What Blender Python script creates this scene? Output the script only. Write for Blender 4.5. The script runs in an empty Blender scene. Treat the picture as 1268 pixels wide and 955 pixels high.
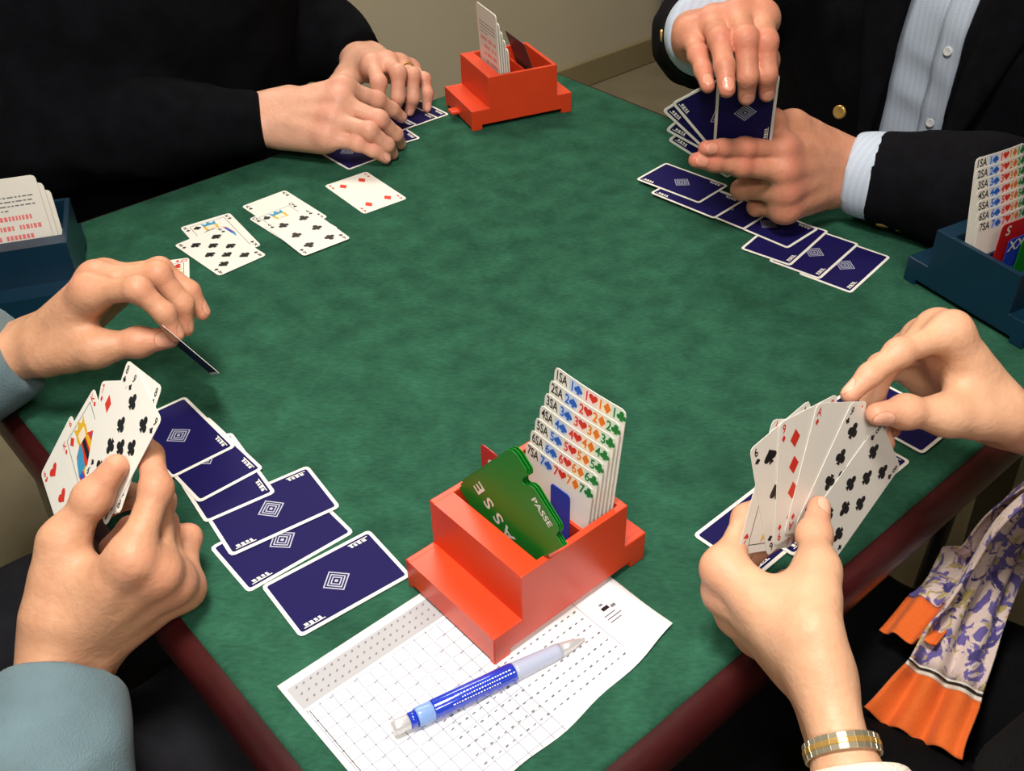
import bpy, bmesh, math
import numpy as np
from mathutils import Vector, Matrix
from mathutils.geometry import tessellate_polygon

# ------------------------------------------------------------------ camera, world, lights, exposure
TZ = 0.73                                   # table top above the floor
FPX = 1295.6                                # focal length in pixels of a 1268x955 frame
CAMH = TZ + 0.5565
PITCH, ROLL = math.radians(37.802), math.radians(-1.262)
_c, _s = math.cos(PITCH), math.sin(PITCH)
_f = np.array([0, _c, -_s]); _r = np.array([1., 0, 0]); _u = np.cross(_r, _f)
CR = math.cos(ROLL) * _r + math.sin(ROLL) * _u
CU = -math.sin(ROLL) * _r + math.cos(ROLL) * _u
CAM = np.array([0, 0, CAMH])
scene = bpy.context.scene
COL = scene.collection
cd = bpy.data.cameras.new('camera'); cam = bpy.data.objects.new('camera', cd); COL.objects.link(cam)
cd.sensor_width = 36; cd.lens = FPX / 1268 * 36; cd.clip_start = 0.01
cam.matrix_world = Matrix(((CR[0], CU[0], -_f[0], 0), (CR[1], CU[1], -_f[1], 0), (CR[2], CU[2], -_f[2], CAMH), (0, 0, 0, 1)))
scene.camera = cam

scene.view_settings.view_transform = 'Standard'
scene.view_settings.look = 'None'
scene.view_settings.gamma = 1
scene.view_settings.use_curve_mapping = False
scene.view_settings.exposure = -0.1

world = bpy.data.worlds.new('world'); scene.world = world; world.use_nodes = True
world.node_tree.nodes['Background'].inputs[0].default_value = (0.9, 0.85, 0.75, 1)
world.node_tree.nodes['Background'].inputs[1].default_value = 0.02

def area(name, loc, size, power, color, target=None):
    ld = bpy.data.lights.new(name, 'AREA'); ld.shape = 'RECTANGLE'; ld.size, ld.size_y = size
    ld.energy = power; ld.color = color
    o = bpy.data.objects.new(name, ld); COL.objects.link(o); o.location = loc
    if target is not None:
        o.rotation_euler = (Vector(target) - Vector(loc)).to_track_quat('-Z', 'Y').to_euler()
    return o
# a pendant lamp over the near side of the table, and two added fill lamps out of view
LAMP = (-0.10, 0.30, TZ + 1.22); FILL2 = (-0.35, 2.15, TZ + 1.60); FILL3 = (0.15, -1.0, TZ + 1.60)
area('pendant_lamp_light', LAMP, (0.28, 0.28), 20.5, (1.0, 0.94, 0.87))
area('fill_lamp_light', FILL2, (1.1, 0.4), 30, (1.0, 0.92, 0.80))  # unseen lamp, added to brighten the back wall
area('fill_lamp_light', FILL3, (1.1, 0.4), 33, (1.0, 0.95, 0.88))  # unseen fill, added to light upright faces turned to the camera

# ------------------------------------------------------------------ helpers
TH = math.radians(40.5)                     # the table stands turned by this angle
EU = np.array([math.cos(TH), math.sin(TH), 0]); EV = np.array([-math.sin(TH), math.cos(TH), 0]); EZ = np.array([0, 0, 1.])
def uvz(u, v, z=0.0): return EU * u + EV * v + EZ * (z + TZ)      # table coordinates -> world
def at(px, py, z=0.0):                                            # point at height z above the table
    d = (px - 634) / FPX * CR - (py - 477.5) / FPX * CU + _f
    return CAM + (z + TZ - CAMH) / d[2] * d
def nrm(v): v = np.asarray(v, float); return v / (np.linalg.norm(v) + 1e-12)

def tag(o, label=None, cat=None, group=None, kind=None):
    if label: o['label'] = label
    if cat: o['category'] = cat
    if group: o['group'] = group
    if kind: o['kind'] = kind
    return o
def empty(name, loc, label, cat, group=None):
    o = bpy.data.objects.new(name, None); COL.objects.link(o); o.location = Vector(loc); o.empty_display_size = .05
    return tag(o, label, cat, group)
def link(name, me, parent=None):
    o = bpy.data.objects.new(name, me); COL.objects.link(o)
    if parent is not None:
        o.parent = parent
        o.matrix_parent_inverse = Matrix.Translation(-Vector(parent.location))
    return o

class MB:
    """collects polygons in world space; build() links them as one mesh object"""
    def __init__(s): s.v = []; s.f = []; s.m = []; s.mats = []; s.sm = []
    def mi(s, mat):
        if mat not in s.mats: s.mats.append(mat)
        return s.mats.index(mat)
    def poly(s, pts, mat, smooth=False):
        b = len(s.v); s.v += [tuple(p) for p in pts]; s.f.append(tuple(range(b, b + len(pts)))); s.m.append(s.mi(mat)); s.sm.append(smooth)
    def grid(s, P, mat, smooth=True, close=False):           # P (n,m,3)
        n, m = len(P), len(P[0]); b = len(s.v); s.v += [tuple(p) for r in P for p in r]; k = s.mi(mat)
        for i in range(n - 1):
            for j in range(m if close else m - 1):
                j2 = (j + 1) % m
                s.f.append((b + i * m + j, b + i * m + j2, b + (i + 1) * m + j2, b + (i + 1) * m + j)); s.m.append(k); s.sm.append(smooth)
    def box(s, o, ex, ey, ez, lo, hi, mat, bev=0.0):
        """box in the frame o + ex,ey,ez between lo and hi, with bevelled edges"""
        bm = bmesh.new(); bmesh.ops.create_cube(bm, size=1)
        lo = np.array(lo, float); hi = np.array(hi, float)
        for q in bm.verts:
            c = (np.array(q.co) + .5) * (hi - lo) + lo; q.co = Vector(c)
        if bev: bmesh.ops.bevel(bm, geom=bm.edges[:], offset=bev, segments=2, affect='EDGES', profile=.5)
        b = len(s.v); k = s.mi(mat); bm.verts.index_update()
        s.v += [tuple(np.asarray(o) + q.co[0] * ex + q.co[1] * ey + q.co[2] * ez) for q in bm.verts]
        for f in bm.faces: s.f.append(tuple(b + q.index for q in f.verts)); s.m.append(k); s.sm.append(False)
        bm.free()
    def tube(s, pts, rad, mat, seg=12, caps=True):
        pts = [np.asarray(p, float) for p in pts]; n = len(pts); rad = rad if hasattr(rad, '__len__') else [rad] * n
        t = nrm(pts[1] - pts[0]); a = nrm(np.cross(t, [0.3, .2, 1])); R = []
        for i, p in enumerate(pts):
            t = nrm(pts[min(i + 1, n - 1)] - pts[max(i - 1, 0)]); a = nrm(a - t * (a @ t)); b = np.cross(t, a)
            R.append([p + rad[i] * (math.cos(q) * a + math.sin(q) * b) for q in np.linspace(0, 2 * math.pi, seg, endpoint=False)])
        s.grid(R, mat, True, True)
        if caps: s.poly(R[0][::-1], mat); s.poly(R[-1], mat)
    def prism(s, poly, o, ex, ey, en, h0, h1, mat):
        """2-D outline extruded along en from h0 to h1"""
        A = [o + ex * p[0] + ey * p[1] + en * h0 for p in poly]; B = [o + ex * p[0] + ey * p[1] + en * h1 for p in poly]
        for t in tessellate_polygon([[Vector((p[0], p[1], 0)) for p in poly]]):
            s.poly([B[i] for i in t], mat); s.poly([A[i] for i in t[::-1]], mat)
        n = len(poly)
        for i in range(n): s.poly([A[i], A[(i + 1) % n], B[(i + 1) % n], B[i]], mat)
    def build(s, name, parent=None, weld=True):
        me = bpy.data.meshes.new(name); me.from_pydata(s.v, [], s.f); me.update()
        for m in s.mats: me.materials.append(m)
        me.polygons.foreach_set('material_index', s.m); me.polygons.foreach_set('use_smooth', s.sm)
        if weld:
            bm = bmesh.new(); bm.from_mesh(me); bmesh.ops.remove_doubles(bm, verts=bm.verts, dist=1e-6)
            bmesh.ops.recalc_face_normals(bm, faces=bm.faces); bm.to_mesh(me); bm.free()
        me.update()
        return link(name, me, parent)

# ------------------------------------------------------------------ materials
MATS = {}
def mat(name, color, rough=.6, spec=.4, var=0.0, vscale=30., bump=0.0, bscale=200., metal=0., sss=0., trans=0., coat=0., sheen=0.):
    if name in MATS: return MATS[name]
    m = bpy.data.materials.new(name); m.use_nodes = True; nt = m.node_tree; N = nt.nodes; L = nt.links
    p = N['Principled BSDF']; p.inputs['Base Color'].default_value = (*color, 1); p.inputs['Roughness'].default_value = rough
    p.inputs['Specular IOR Level'].default_value = spec; p.inputs['Metallic'].default_value = metal
    p.inputs['Transmission Weight'].default_value = trans; p.inputs['Coat Weight'].default_value = coat
    p.inputs['Sheen Weight'].default_value = sheen
    if sss:
        p.inputs['Subsurface Weight'].default_value = sss; p.inputs['Subsurface Radius'].default_value = (1, .35, .2); p.inputs['Subsurface Scale'].default_value = .004
    tc = N.new('ShaderNodeTexCoord')
    if var:
        n = N.new('ShaderNodeTexNoise'); n.inputs['Scale'].default_value = vscale; n.inputs['Detail'].default_value = 6
        r = N.new('ShaderNodeMapRange'); r.inputs['From Min'].default_value = .3; r.inputs['From Max'].default_value = .7
        r.inputs['To Min'].default_value = 1 - var; r.inputs['To Max'].default_value = 1 + var
        h = N.new('ShaderNodeMixRGB'); h.blend_type = 'MULTIPLY'; h.inputs[0].default_value = 1; h.inputs[1].default_value = (*color, 1)
        L.new(tc.outputs['Object'], n.inputs['Vector']); L.new(n.outputs[0], r.inputs[0]); L.new(r.outputs[0], h.inputs[2]); L.new(h.outputs[0], p.inputs['Base Color'])
    if bump:
        n = N.new('ShaderNodeTexNoise'); n.inputs['Scale'].default_value = bscale; n.inputs['Detail'].default_value = 4
        b = N.new('ShaderNodeBump'); b.inputs['Strength'].default_value = bump; b.inputs['Distance'].default_value = .002
        L.new(tc.outputs['Object'], n.inputs['Vector']); L.new(n.outputs[0], b.inputs['Height']); L.new(b.outputs[0], p.inputs['Normal'])
    MATS[name] = m; return m

def srgb(r, g, b):
    return tuple(((c / 255) / 12.92 if c / 255 < .04045 else ((c / 255 + .055) / 1.055) ** 2.4) for c in (r, g, b))

M_FELT = mat('felt', srgb(42, 85, 66), .95, .04, var=.24, vscale=34, bump=.35, bscale=900)
def felt_detail():
    nt = M_FELT.node_tree; N, L = nt.nodes, nt.links; p = N['Principled BSDF']; src = p.inputs['Base Color'].links[0].from_socket
    tc = next(n for n in N if n.type == 'TEX_COORD')
    mp = N.new('ShaderNodeMapping'); mp.inputs['Scale'].default_value = (160, 420, 160); mp.inputs['Rotation'].default_value = (0, 0, .7)
    n = N.new('ShaderNodeTexNoise'); n.inputs['Scale'].default_value = 1; n.inputs['Detail'].default_value = 3
    r = N.new('ShaderNodeMapRange'); r.inputs['To Min'].default_value = .62; r.inputs['To Max'].default_value = 1.4
    h = N.new('ShaderNodeMixRGB'); h.blend_type = 'MULTIPLY'; h.inputs[0].default_value = 1
    L.new(tc.outputs['Object'], mp.inputs[0]); L.new(mp.outputs[0], n.inputs['Vector']); L.new(n.outputs[0], r.inputs[0])
    L.new(src, h.inputs[1]); L.new(r.outputs[0], h.inputs[2]); L.new(h.outputs[0], p.inputs['Base Color'])
felt_detail()
M_MAHOG = mat('mahogany', srgb(54, 15, 16), .36, .4, var=.35, vscale=14, bump=.05, bscale=60)
M_CARD = mat('card_white', srgb(234, 231, 222), .5, .22)
M_NAVY = mat('card_navy', srgb(27, 23, 78), .55, .08)
M_SILVER = mat('card_silver', srgb(170, 172, 190), .4, .4)
M_RED = mat('pip_red', srgb(214, 52, 34), .45)
M_BLACK = mat('pip_black', srgb(26, 26, 28), .45)
M_BLUEI = mat('ink_blue', srgb(34, 92, 190), .5)
M_GREENI = mat('ink_green', srgb(30, 120, 50), .5)
M_ORANGEI = mat('ink_orange', srgb(230, 120, 30), .5)
M_YELLOW = mat('ink_yellow', srgb(225, 180, 30), .5)
M_TEAL = mat('ink_teal', srgb(60, 150, 190), .5)
M_INK = mat('ink_grey', srgb(112, 112, 120), .6)
M_LINE = mat('ink_line', srgb(150, 153, 166), .6)
M_PINKI = mat('ink_pink', srgb(226, 120, 120), .6)
M_LBLUE = mat('tint_blue', srgb(190, 208, 236), .5)
M_LPINK = mat('tint_pink', srgb(244, 210, 208), .5)
M_LORANGE = mat('tint_orange', srgb(246, 224, 196), .5)
M_LGREEN = mat('tint_green', srgb(208, 226, 206), .5)
M_PAPER = mat('paper', srgb(244, 244, 244), .7, .2)
M_PAPERG = mat('paper_grey', srgb(172, 172, 176), .7, .2)
M_BIDW = mat('bid_white', srgb(226, 222, 212), .4)
M_GREENC = mat('pass_green', srgb(24, 124, 38), .4, .3)
M_REDC = mat('double_red', srgb(196, 30, 34), .35, .5)
M_BLUEC = mat('redouble_blue', srgb(34, 66, 180), .35, .5)
M_BOXR = mat('box_red', srgb(214, 64, 28), .36, .5, var=.05, vscale=20, bump=.04, bscale=300)
M_BOXB = mat('box_blue', srgb(10, 42, 62), .36, .5, var=.08, vscale=20, bump=.04, bscale=300)
M_METAL = mat('metal', (.62, .62, .64), .3, .6, metal=.35)
M_GOLD = mat('gold', srgb(214, 172, 96), .28, .6, metal=.6)
M_STEEL = mat('watch_steel', srgb(186, 176, 150), .3, .6, metal=.7)
M_PENB = mat('pen_blue', srgb(26, 56, 186), .18, .6, coat=.6)
M_PENG = mat('pen_grip', srgb(176, 184, 208), .22, .5, coat=.3)
M_PENL = mat('pen_ring', srgb(128, 160, 216), .2, .5)
M_FLOOR = mat('floor_lino', srgb(128, 120, 98), .55, .3, var=.12, vscale=6, bump=.05, bscale=90)
M_WALL = mat('wall_paint', srgb(206, 197, 175), .85, .2, var=.04, vscale=3, bump=.06, bscale=160)
M_CEIL = mat('ceiling_paint', srgb(210, 206, 196), .9, .1)
M_SKIRT = mat('skirting_paint', srgb(150, 138, 104), .5, .4, var=.05, vscale=8)
M_CAB = mat('cabinet_grey', srgb(112, 108, 100), .5, .4, var=.04, vscale=5)
M_LEG = mat('leg_paint', srgb(118, 114, 98), .45, .4, var=.06, vscale=30)
M_WOODL = mat('chair_wood', srgb(176, 150, 108), .5, .4, var=.15, vscale=18)
M_DARKM = mat('dark_metal', (.012, .012, .013), .4, .5)
M_BLACKC = mat('black_knit', (.0042, .0046, .0062), .95, .05, var=.25, vscale=40, bump=.5, bscale=700)
M_SUIT = mat('navy_wool', (.0045, .0045, .0064), .9, .08, var=.25, vscale=60, bump=.4, bscale=900)
M_BLACKT = mat('black_cloth', (.004, .004, .0045), .9, .08, var=.2, vscale=50, bump=.5, bscale=500)
M_TROUS = mat('charcoal_cloth', (.011, .011, .014), .9, .15, var=.2, vscale=40, bump=.5, bscale=600)
M_SWEAT = mat('grey_blue_knit', srgb(102, 124, 132), .92, .12, var=.10, vscale=30, bump=.5, bscale=800, sheen=.1)
M_IVORY = mat('ivory_knit', srgb(228, 222, 206), .9, .15, var=.05, vscale=60, bump=.8, bscale=500)
M_PEARL = mat('button_pearl', srgb(212, 214, 214), .25, .6)
M_HAIRD = mat('hair_dark', (.03, .02, .014), .6, .4, var=.3, vscale=80, bump=.8, bscale=300)
M_HAIRG = mat('hair_grey', (.16, .15, .14), .6, .4, var=.3, vscale=80, bump=.8, bscale=300)
M_EYE = mat('eye_white', (.75, .74, .72), .2, .5)
M_IRIS = mat('iris', (.05, .03, .02), .2, .5)

def shirt_mat():
    m = mat('striped_shirt', srgb(186, 200, 220), .8, .2, bump=.2, bscale=500); nt = m.node_tree; N, L = nt.nodes, nt.links
    tc = next(n for n in N if n.type == 'TEX_COORD'); mp = N.new('ShaderNodeMapping'); mp.inputs['Rotation'].default_value = (0, 0, -TH)
    w = N.new('ShaderNodeTexWave'); w.bands_direction = 'Y'; w.inputs['Scale'].default_value = 46; w.inputs['Distortion'].default_value = .3
    r = N.new('ShaderNodeMixRGB'); r.inputs[1].default_value = (*srgb(184, 198, 218), 1); r.inputs[2].default_value = (*srgb(194, 206, 222), 1)
    L.new(tc.outputs['Object'], mp.inputs[0]); L.new(mp.outputs[0], w.inputs['Vector']); L.new(w.outputs[1], r.inputs[0]); L.new(r.outputs[0], N['Principled BSDF'].inputs['Base Color'])
    return m
M_SHIRT = shirt_mat()

def skin_mat(name, base, redc, dark):
    m = mat(name, base, .48, .35, sss=.12); nt = m.node_tree; N, L = nt.nodes, nt.links; p = N['Principled BSDF']
    tc = next(n for n in N if n.type == 'TEX_COORD')
    def noise(sc, det=5):
        n = N.new('ShaderNodeTexNoise'); n.inputs['Scale'].default_value = sc; n.inputs['Detail'].default_value = det; L.new(tc.outputs['Object'], n.inputs['Vector']); return n
    def mix(fac, a, b):
        x = N.new('ShaderNodeMixRGB')
        if isinstance(fac, float): x.inputs[0].default_value = fac
        else: L.new(fac, x.inputs[0])
        for i, c in ((1, a), (2, b)):
            if isinstance(c, tuple): x.inputs[i].default_value = (*c, 1)
            else: L.new(c, x.inputs[i])
        return x.outputs[0]
    def rng(s, a, b, c, d):
        r = N.new('ShaderNodeMapRange'); r.inputs['From Min'].default_value = a; r.inputs['From Max'].default_value = b; r.inputs['To Min'].default_value = c; r.inputs['To Max'].default_value = d
        L.new(s, r.inputs[0]); return r.outputs[0]
    c = mix(rng(noise(70).outputs[0], .35, .7, 0., .45), base, dark)
    a = N.new('ShaderNodeAttribute'); a.attribute_name = 'red'
    c = mix(rng(a.outputs['Fac'], 0, 1, 0, .6), c, redc)
    a2 = N.new('ShaderNodeAttribute'); a2.attribute_name = 'nail'
    c = mix(rng(a2.outputs['Fac'], .02, .3, 0., .8), c, tuple(x * .62 for x in redc))
    c = mix(rng(a2.outputs['Fac'], .35, .6, 0., 1.), c, tuple(min(1, x) for x in (base[0] * 1.14, base[1] * 1.06, base[2] * 1.2)))
    L.new(c, p.inputs['Base Color'])
    L.new(rng(a2.outputs['Fac'], 0, 1, .48, .22), p.inputs['Roughness'])
    v = N.new('ShaderNodeTexVoronoi'); v.inputs['Scale'].default_value = 520; v.feature = 'DISTANCE_TO_EDGE'; L.new(tc.outputs['Object'], v.inputs['Vector'])
    b = N.new('ShaderNodeBump'); b.inputs['Strength'].default_value = .16; b.inputs['Distance'].default_value = .0006; L.new(v.outputs[0], b.inputs['Height'])
    b2 = N.new('ShaderNodeBump'); b2.inputs['Strength'].default_value = .35; b2.inputs['Distance'].default_value = .0015; L.new(noise(230, 3).outputs[0], b2.inputs['Height']); L.new(b.outputs[0], b2.inputs['Normal'])
    L.new(b2.outputs[0], p.inputs['Normal'])
    return m
SK_W = skin_mat('skin_tan', srgb(208, 156, 122), srgb(208, 134, 108), srgb(178, 124, 92))
SK_S = skin_mat('skin_fair', srgb(218, 170, 136), srgb(214, 142, 116), srgb(202, 150, 116))
SK_N = skin_mat('skin_pink', srgb(226, 172, 146), srgb(222, 146, 124), srgb(206, 150, 122))
SK_E = skin_mat('skin_ruddy', srgb(206, 146, 116), srgb(204, 112, 96), srgb(176, 112, 84))

# ------------------------------------------------------------------ signed distance shapes and their mesher
def smin(a, b, k):
    h = np.maximum(k - np.abs(a - b), 0) / k
    return np.minimum(a, b) - h * h * k * .25
def cone(a, b, ra, rb):
    a = np.asarray(a, np.float32); b = np.asarray(b, np.float32); ab = b - a; L2 = float(ab @ ab) + 1e-12
    def f(P):
        q = P - a; t = np.clip(q @ ab / L2, 0, 1)
        return np.sqrt(((q - t[:, None] * ab) ** 2).sum(1)) - (ra + (rb - ra) * t)
    return f
def ell(c, r, R=None):
    c = np.asarray(c, np.float32); r = np.asarray(r, np.float32); R = None if R is None else np.asarray(R, np.float32)
    def f(P):
        q = P - c
        if R is not None: q = q @ R.T          # rows of R are the axes
        k0 = np.sqrt(((q / r) ** 2).sum(1)); k1 = np.sqrt(((q / r ** 2) ** 2).sum(1)) + 1e-9
        return k0 * (k0 - 1) / k1
    return f
def rbox(c, h, R, rad):
    c = np.asarray(c, np.float32); h = np.asarray(h, np.float32) - rad; R = np.asarray(R, np.float32)
    def f(P):
        q = np.abs((P - c) @ R.T) - h
        return np.sqrt((np.maximum(q, 0) ** 2).sum(1)) + np.minimum(q.max(1), 0) - rad
    return f
def union(fs, k):
    def f(P):
        d = fs[0](P)
        for g in fs[1:]: d = smin(d, g(P), k)
        return d
    return f
def cut(f, g, k=.004):
    return lambda P: -smin(-f(P), g(P), k)
def chain(pts, rad, k=.01):
    return union([cone(pts[i], pts[i + 1], rad[i], rad[i + 1]) for i in range(len(pts) - 1)], k)
def wrinkle(f, amp, freq, seed, stretch=(1, 1, 1)):
    rng = np.random.default_rng(seed); K = rng.normal(0, 1, (7, 3)); K /= np.linalg.norm(K, axis=1)[:, None]
    K = (K * np.array(stretch) * freq * rng.uniform(.6, 1.8, (7, 1))).astype(np.float32); ph = rng.uniform(0, 6.28, 7).astype(np.float32)
    def g(P):
        w = P + .35 / freq * np.sin(P[:, [1, 2, 0]] * freq * .7)
        return f(P) + amp * np.abs(np.sin(w.astype(np.float32) @ K.T + ph)).mean(1) * 1.6 - amp * .9
    return g

def mesh_sdf(f, lo, hi, h):
    B = 4; lo = np.array(lo, float) - 2 * h; n = np.maximum(2, np.ceil((np.array(hi) + 2 * h - lo) / (h * B)).astype(int))
    gx = [lo[i] + (np.arange(n[i]) * B + (B - 1) / 2) * h for i in range(3)]
    Cc = np.stack(np.meshgrid(*gx, indexing='ij'), -1).reshape(-1, 3).astype(np.float32)
    dc = np.concatenate([f(Cc[i:i + 200000]) for i in range(0, len(Cc), 200000)])
    act = np.nonzero(np.abs(dc) < h * B * 1.9)[0]
    V = np.repeat(dc.reshape(n), B, 0).repeat(B, 1).repeat(B, 2).astype(np.float32)
    off = np.stack(np.meshgrid(*[np.arange(B)] * 3, indexing='ij'), -1).reshape(-1, 3)
    ijk = np.stack(np.unravel_index(act, n), 1)
    I = (ijk[:, None, :] * B + off[None]).reshape(-1, 3)
    P = (lo + I * h).astype(np.float32)
    d = np.concatenate([f(P[i:i + 200000]) for i in range(0, len(P), 200000)])
    V[I[:, 0], I[:, 1], I[:, 2]] = d
    V[0] = V[-1] = 1; V[:, 0] = V[:, -1] = 1; V[:, :, 0] = V[:, :, -1] = 1
    s = V < 0
    cs = np.zeros(np.array(V.shape) - 1, np.int8)
    cor = [(a, b, c) for a in (0, 1) for b in (0, 1) for c in (0, 1)]
    sl = lambda a, m: slice(a, m - 1 + a)
    for a, b, c in cor: cs += s[sl(a, V.shape[0]), sl(b, V.shape[1]), sl(c, V.shape[2])]
    A = np.argwhere((cs > 0) & (cs < 8)); idx = -np.ones(cs.shape, np.int64); idx[A[:, 0], A[:, 1], A[:, 2]] = np.arange(len(A))
    cv = np.stack([V[A[:, 0] + a, A[:, 1] + b, A[:, 2] + c] for a, b, c in cor], 1)
    pos = np.zeros((len(A), 3)); cnt = np.zeros(len(A)); cor = np.array(cor)
    for p in range(8):
        for q in range(p + 1, 8):
            if abs(cor[p] - cor[q]).sum() != 1: continue
            m = (cv[:, p] < 0) != (cv[:, q] < 0); va, vb = cv[m, p], cv[m, q]; t = va / (va - vb)
            pos[m] += cor[p] + t[:, None] * (cor[q] - cor[p]); cnt[m] += 1
    verts = lo + (A + pos / cnt[:, None]) * h
    F = []
    for ax in range(3):
        b, c = (ax + 1) % 3, (ax + 2) % 3
        s0 = np.take(s, range(s.shape[ax] - 1), ax); s1 = np.take(s, range(1, s.shape[ax]), ax)
        E = np.argwhere(s0 != s1); E = E[(E[:, b] > 0) & (E[:, c] > 0)]
        E = E[(E[:, b] < cs.shape[b]) & (E[:, c] < cs.shape[c])]
        db = np.zeros(3, int); db[b] = 1; dc_ = np.zeros(3, int); dc_[c] = 1
        g = lambda e: idx[e[:, 0], e[:, 1], e[:, 2]]
        Q = np.stack([g(E - db - dc_), g(E - dc_), g(E), g(E - db)], 1)
        ins = s0[E[:, 0], E[:, 1], E[:, 2]]
        Q[~ins] = Q[~ins][:, ::-1]; F.append(Q)
    F = np.concatenate(F); F = F[(F >= 0).all(1)]
    return verts, F
def np_mesh(name, V, F, mat, attrs=None):
    me = bpy.data.meshes.new(name); me.vertices.add(len(V)); me.vertices.foreach_set('co', V.astype(np.float32).ravel())
    me.loops.add(F.size); me.loops.foreach_set('vertex_index', F.astype(np.int32).ravel()); me.polygons.add(len(F))
    me.polygons.foreach_set('loop_start', (np.arange(len(F)) * F.shape[1]).astype(np.int32))
    me.update(calc_edges=True); me.validate(); me.polygons.foreach_set('use_smooth', np.ones(len(me.polygons), bool))
    me.materials.append(mat)
    for k, a in (attrs or {}).items():
        at_ = me.attributes.new(k, 'FLOAT', 'POINT'); at_.data.foreach_set('value', a.astype(np.float32))
    me.update(); return me
def relax(V, F, it=2, w=.5):
    n = len(V); e = np.concatenate([F[:, [0, 1]], F[:, [1, 2]], F[:, [2, 3]], F[:, [3, 0]]]); e = np.concatenate([e, e[:, ::-1]])
    deg = np.bincount(e[:, 0], minlength=n)[:, None]
    for _ in range(it):
        S = np.stack([np.bincount(e[:, 0], V[e[:, 1], k], minlength=n) for k in range(3)], 1) / deg
        V = V + w * (S - V)
    return V
def sdf_obj(name, f, pts, pad, h, mat, parent, it=2):
    P = np.array(pts); V, F = mesh_sdf(f, P.min(0) - pad, P.max(0) + pad, h); V = relax(V, F, it)
    return link(name, np_mesh(name, V, F, mat), parent)

# ------------------------------------------------------------------ printing: pips, glyphs and card faces
CW, CL = .057, .088
def arc(cx, cy, r, a0, a1, n): return [(cx + r * math.cos(math.radians(a0 + (a1 - a0) * i / n)), cy + r * math.sin(math.radians(a0 + (a1 - a0) * i / n))) for i in range(n + 1)]
def heart_pts():
    P = []
    for i in range(28):
        t = 2 * math.pi * i / 28
        P.append((16 * math.sin(t) ** 3 / 32, (13 * math.cos(t) - 5 * math.cos(2 * t) - 2 * math.cos(3 * t) - math.cos(4 * t) + 2.5) / 32))
    return P
STEM = [(-.06, .05), (-.07, -.2), (-.2, -.48), (.2, -.48), (.07, -.2), (.06, .05)]
PIP = {'H': [heart_pts()], 'D': [[(0, .55), (.4, 0), (0, -.55), (-.4, 0)]],
       'S': [[(x, -y * .85 + .08) for x, y in heart_pts()], STEM],
       'C': [arc(0, .25, .235, 0, 360, 14)[:-1], arc(-.26, -.1, .235, 0, 360, 14)[:-1], arc(.26, -.1, .235, 0, 360, 14)[:-1], STEM]}
SUITM = {'H': M_RED, 'D': M_RED, 'S': M_BLACK, 'C': M_BLACK}
_gl = {}
def glyph(txt):
    """triangles of a line of text, cap height 1, centred on its own middle"""
    if txt not in _gl:
        cu = bpy.data.curves.new('glyph', 'FONT'); cu.body = txt; cu.resolution_u = 3; cu.offset = .018
        ob = bpy.data.objects.new('glyph', cu); COL.objects.link(ob); bpy.context.view_layer.update()
        me = ob.evaluated_get(bpy.context.evaluated_depsgraph_get()).to_mesh(); me.calc_loop_triangles()
        v = np.array([q.co[:2] for q in me.vertices]); t = [tuple(q.vertices) for q in me.loop_triangles]
        v = (v - (v.max(0) + v.min(0)) / 2) / .7
        _gl[txt] = [[tuple(v[i]) for i in q] for q in t]
        bpy.data.objects.remove(ob); bpy.data.curves.remove(cu)
    return _gl[txt]
class Print:
    """flat print in local card coordinates: list of (outline, material, layer)"""
    def __init__(s): s.p = []
    def poly(s, pts, m, lay=1): s.p.append(([tuple(q) for q in pts], m, lay))
    def rect(s, x0, y0, x1, y1, m, lay=1, rot=None):
        s.poly([(x0, y0), (x1, y0), (x1, y1), (x0, y1)], m, lay)
    def xf(s, pts, c, size, ang): 
        ca, sa = math.cos(ang), math.sin(ang); return [(c[0] + size * (ca * x - sa * y), c[1] + size * (sa * x + ca * y)) for x, y in pts]
    def pip(s, suit, c, size, ang=0, m=None, lay=2):
        for q in PIP[suit]: s.poly(s.xf(q, c, size, ang), m or SUITM[suit], lay)
    def text(s, txt, c, size, m, ang=0, lay=2, sx=1.0):
        for t in glyph(txt): s.poly(s.xf([(x * sx, y) for x, y in t], c, size, ang), m, lay)
    def ring(s, pts0, pts1, m, lay=2):
        n = len(pts0)
        for i in range(n): s.poly([pts0[i], pts0[(i + 1) % n], pts1[(i + 1) % n], pts1[i]], m, lay)
def rrect(w, h, r, n=4):
    P = []
    for cx, cy, a in ((w / 2 - r, h / 2 - r, 0), (-w / 2 + r, h / 2 - r, 90), (-w / 2 + r, -h / 2 + r, 180), (w / 2 - r, -h / 2 + r, 270)): P += arc(cx, cy, r, a, a + 90, n)
    return P
def back_print(full=True):
    p = Print(); p.poly(rrect(CW - .0056, CL - .0056, .002), M_NAVY, 1)
    if not full: return p
    dm = lambda r: [(0, r), (r, 0), (0, -r), (-r, 0)]
    for r in (.0108, .0078, .0050): p.ring(dm(r), dm(r - .0013), M_SILVER)
    p.poly(dm(.0017), M_SILVER, 2)
    for sg in (1, -1):                         # the small wordmark running along the long edge at two opposite corners
        X, Y = sg * (CW / 2 - .0072), -sg * (CL / 2 - .0135)
        for k, (a, b, o) in enumerate(((-.0065, -.0032, 0), (-.0026, .0004, .0006), (.0010, .0036, 0), (.0042, .0066, .0005))):
            p.poly([(X + sg * (-.0012), Y + sg * a), (X + sg * (.0012 + o), Y + sg * (a + .0006)), (X + sg * (.0012 + o), Y + sg * b), (X + sg * (-.0012), Y + sg * (b - .0006))], M_CARD, 2)
        p.rect(min(X + sg * .0019, X + sg * .0026), Y - .0075, max(X + sg * .0019, X + sg * .0026), Y + .0085, M_CARD, 2)
    return p
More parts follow.
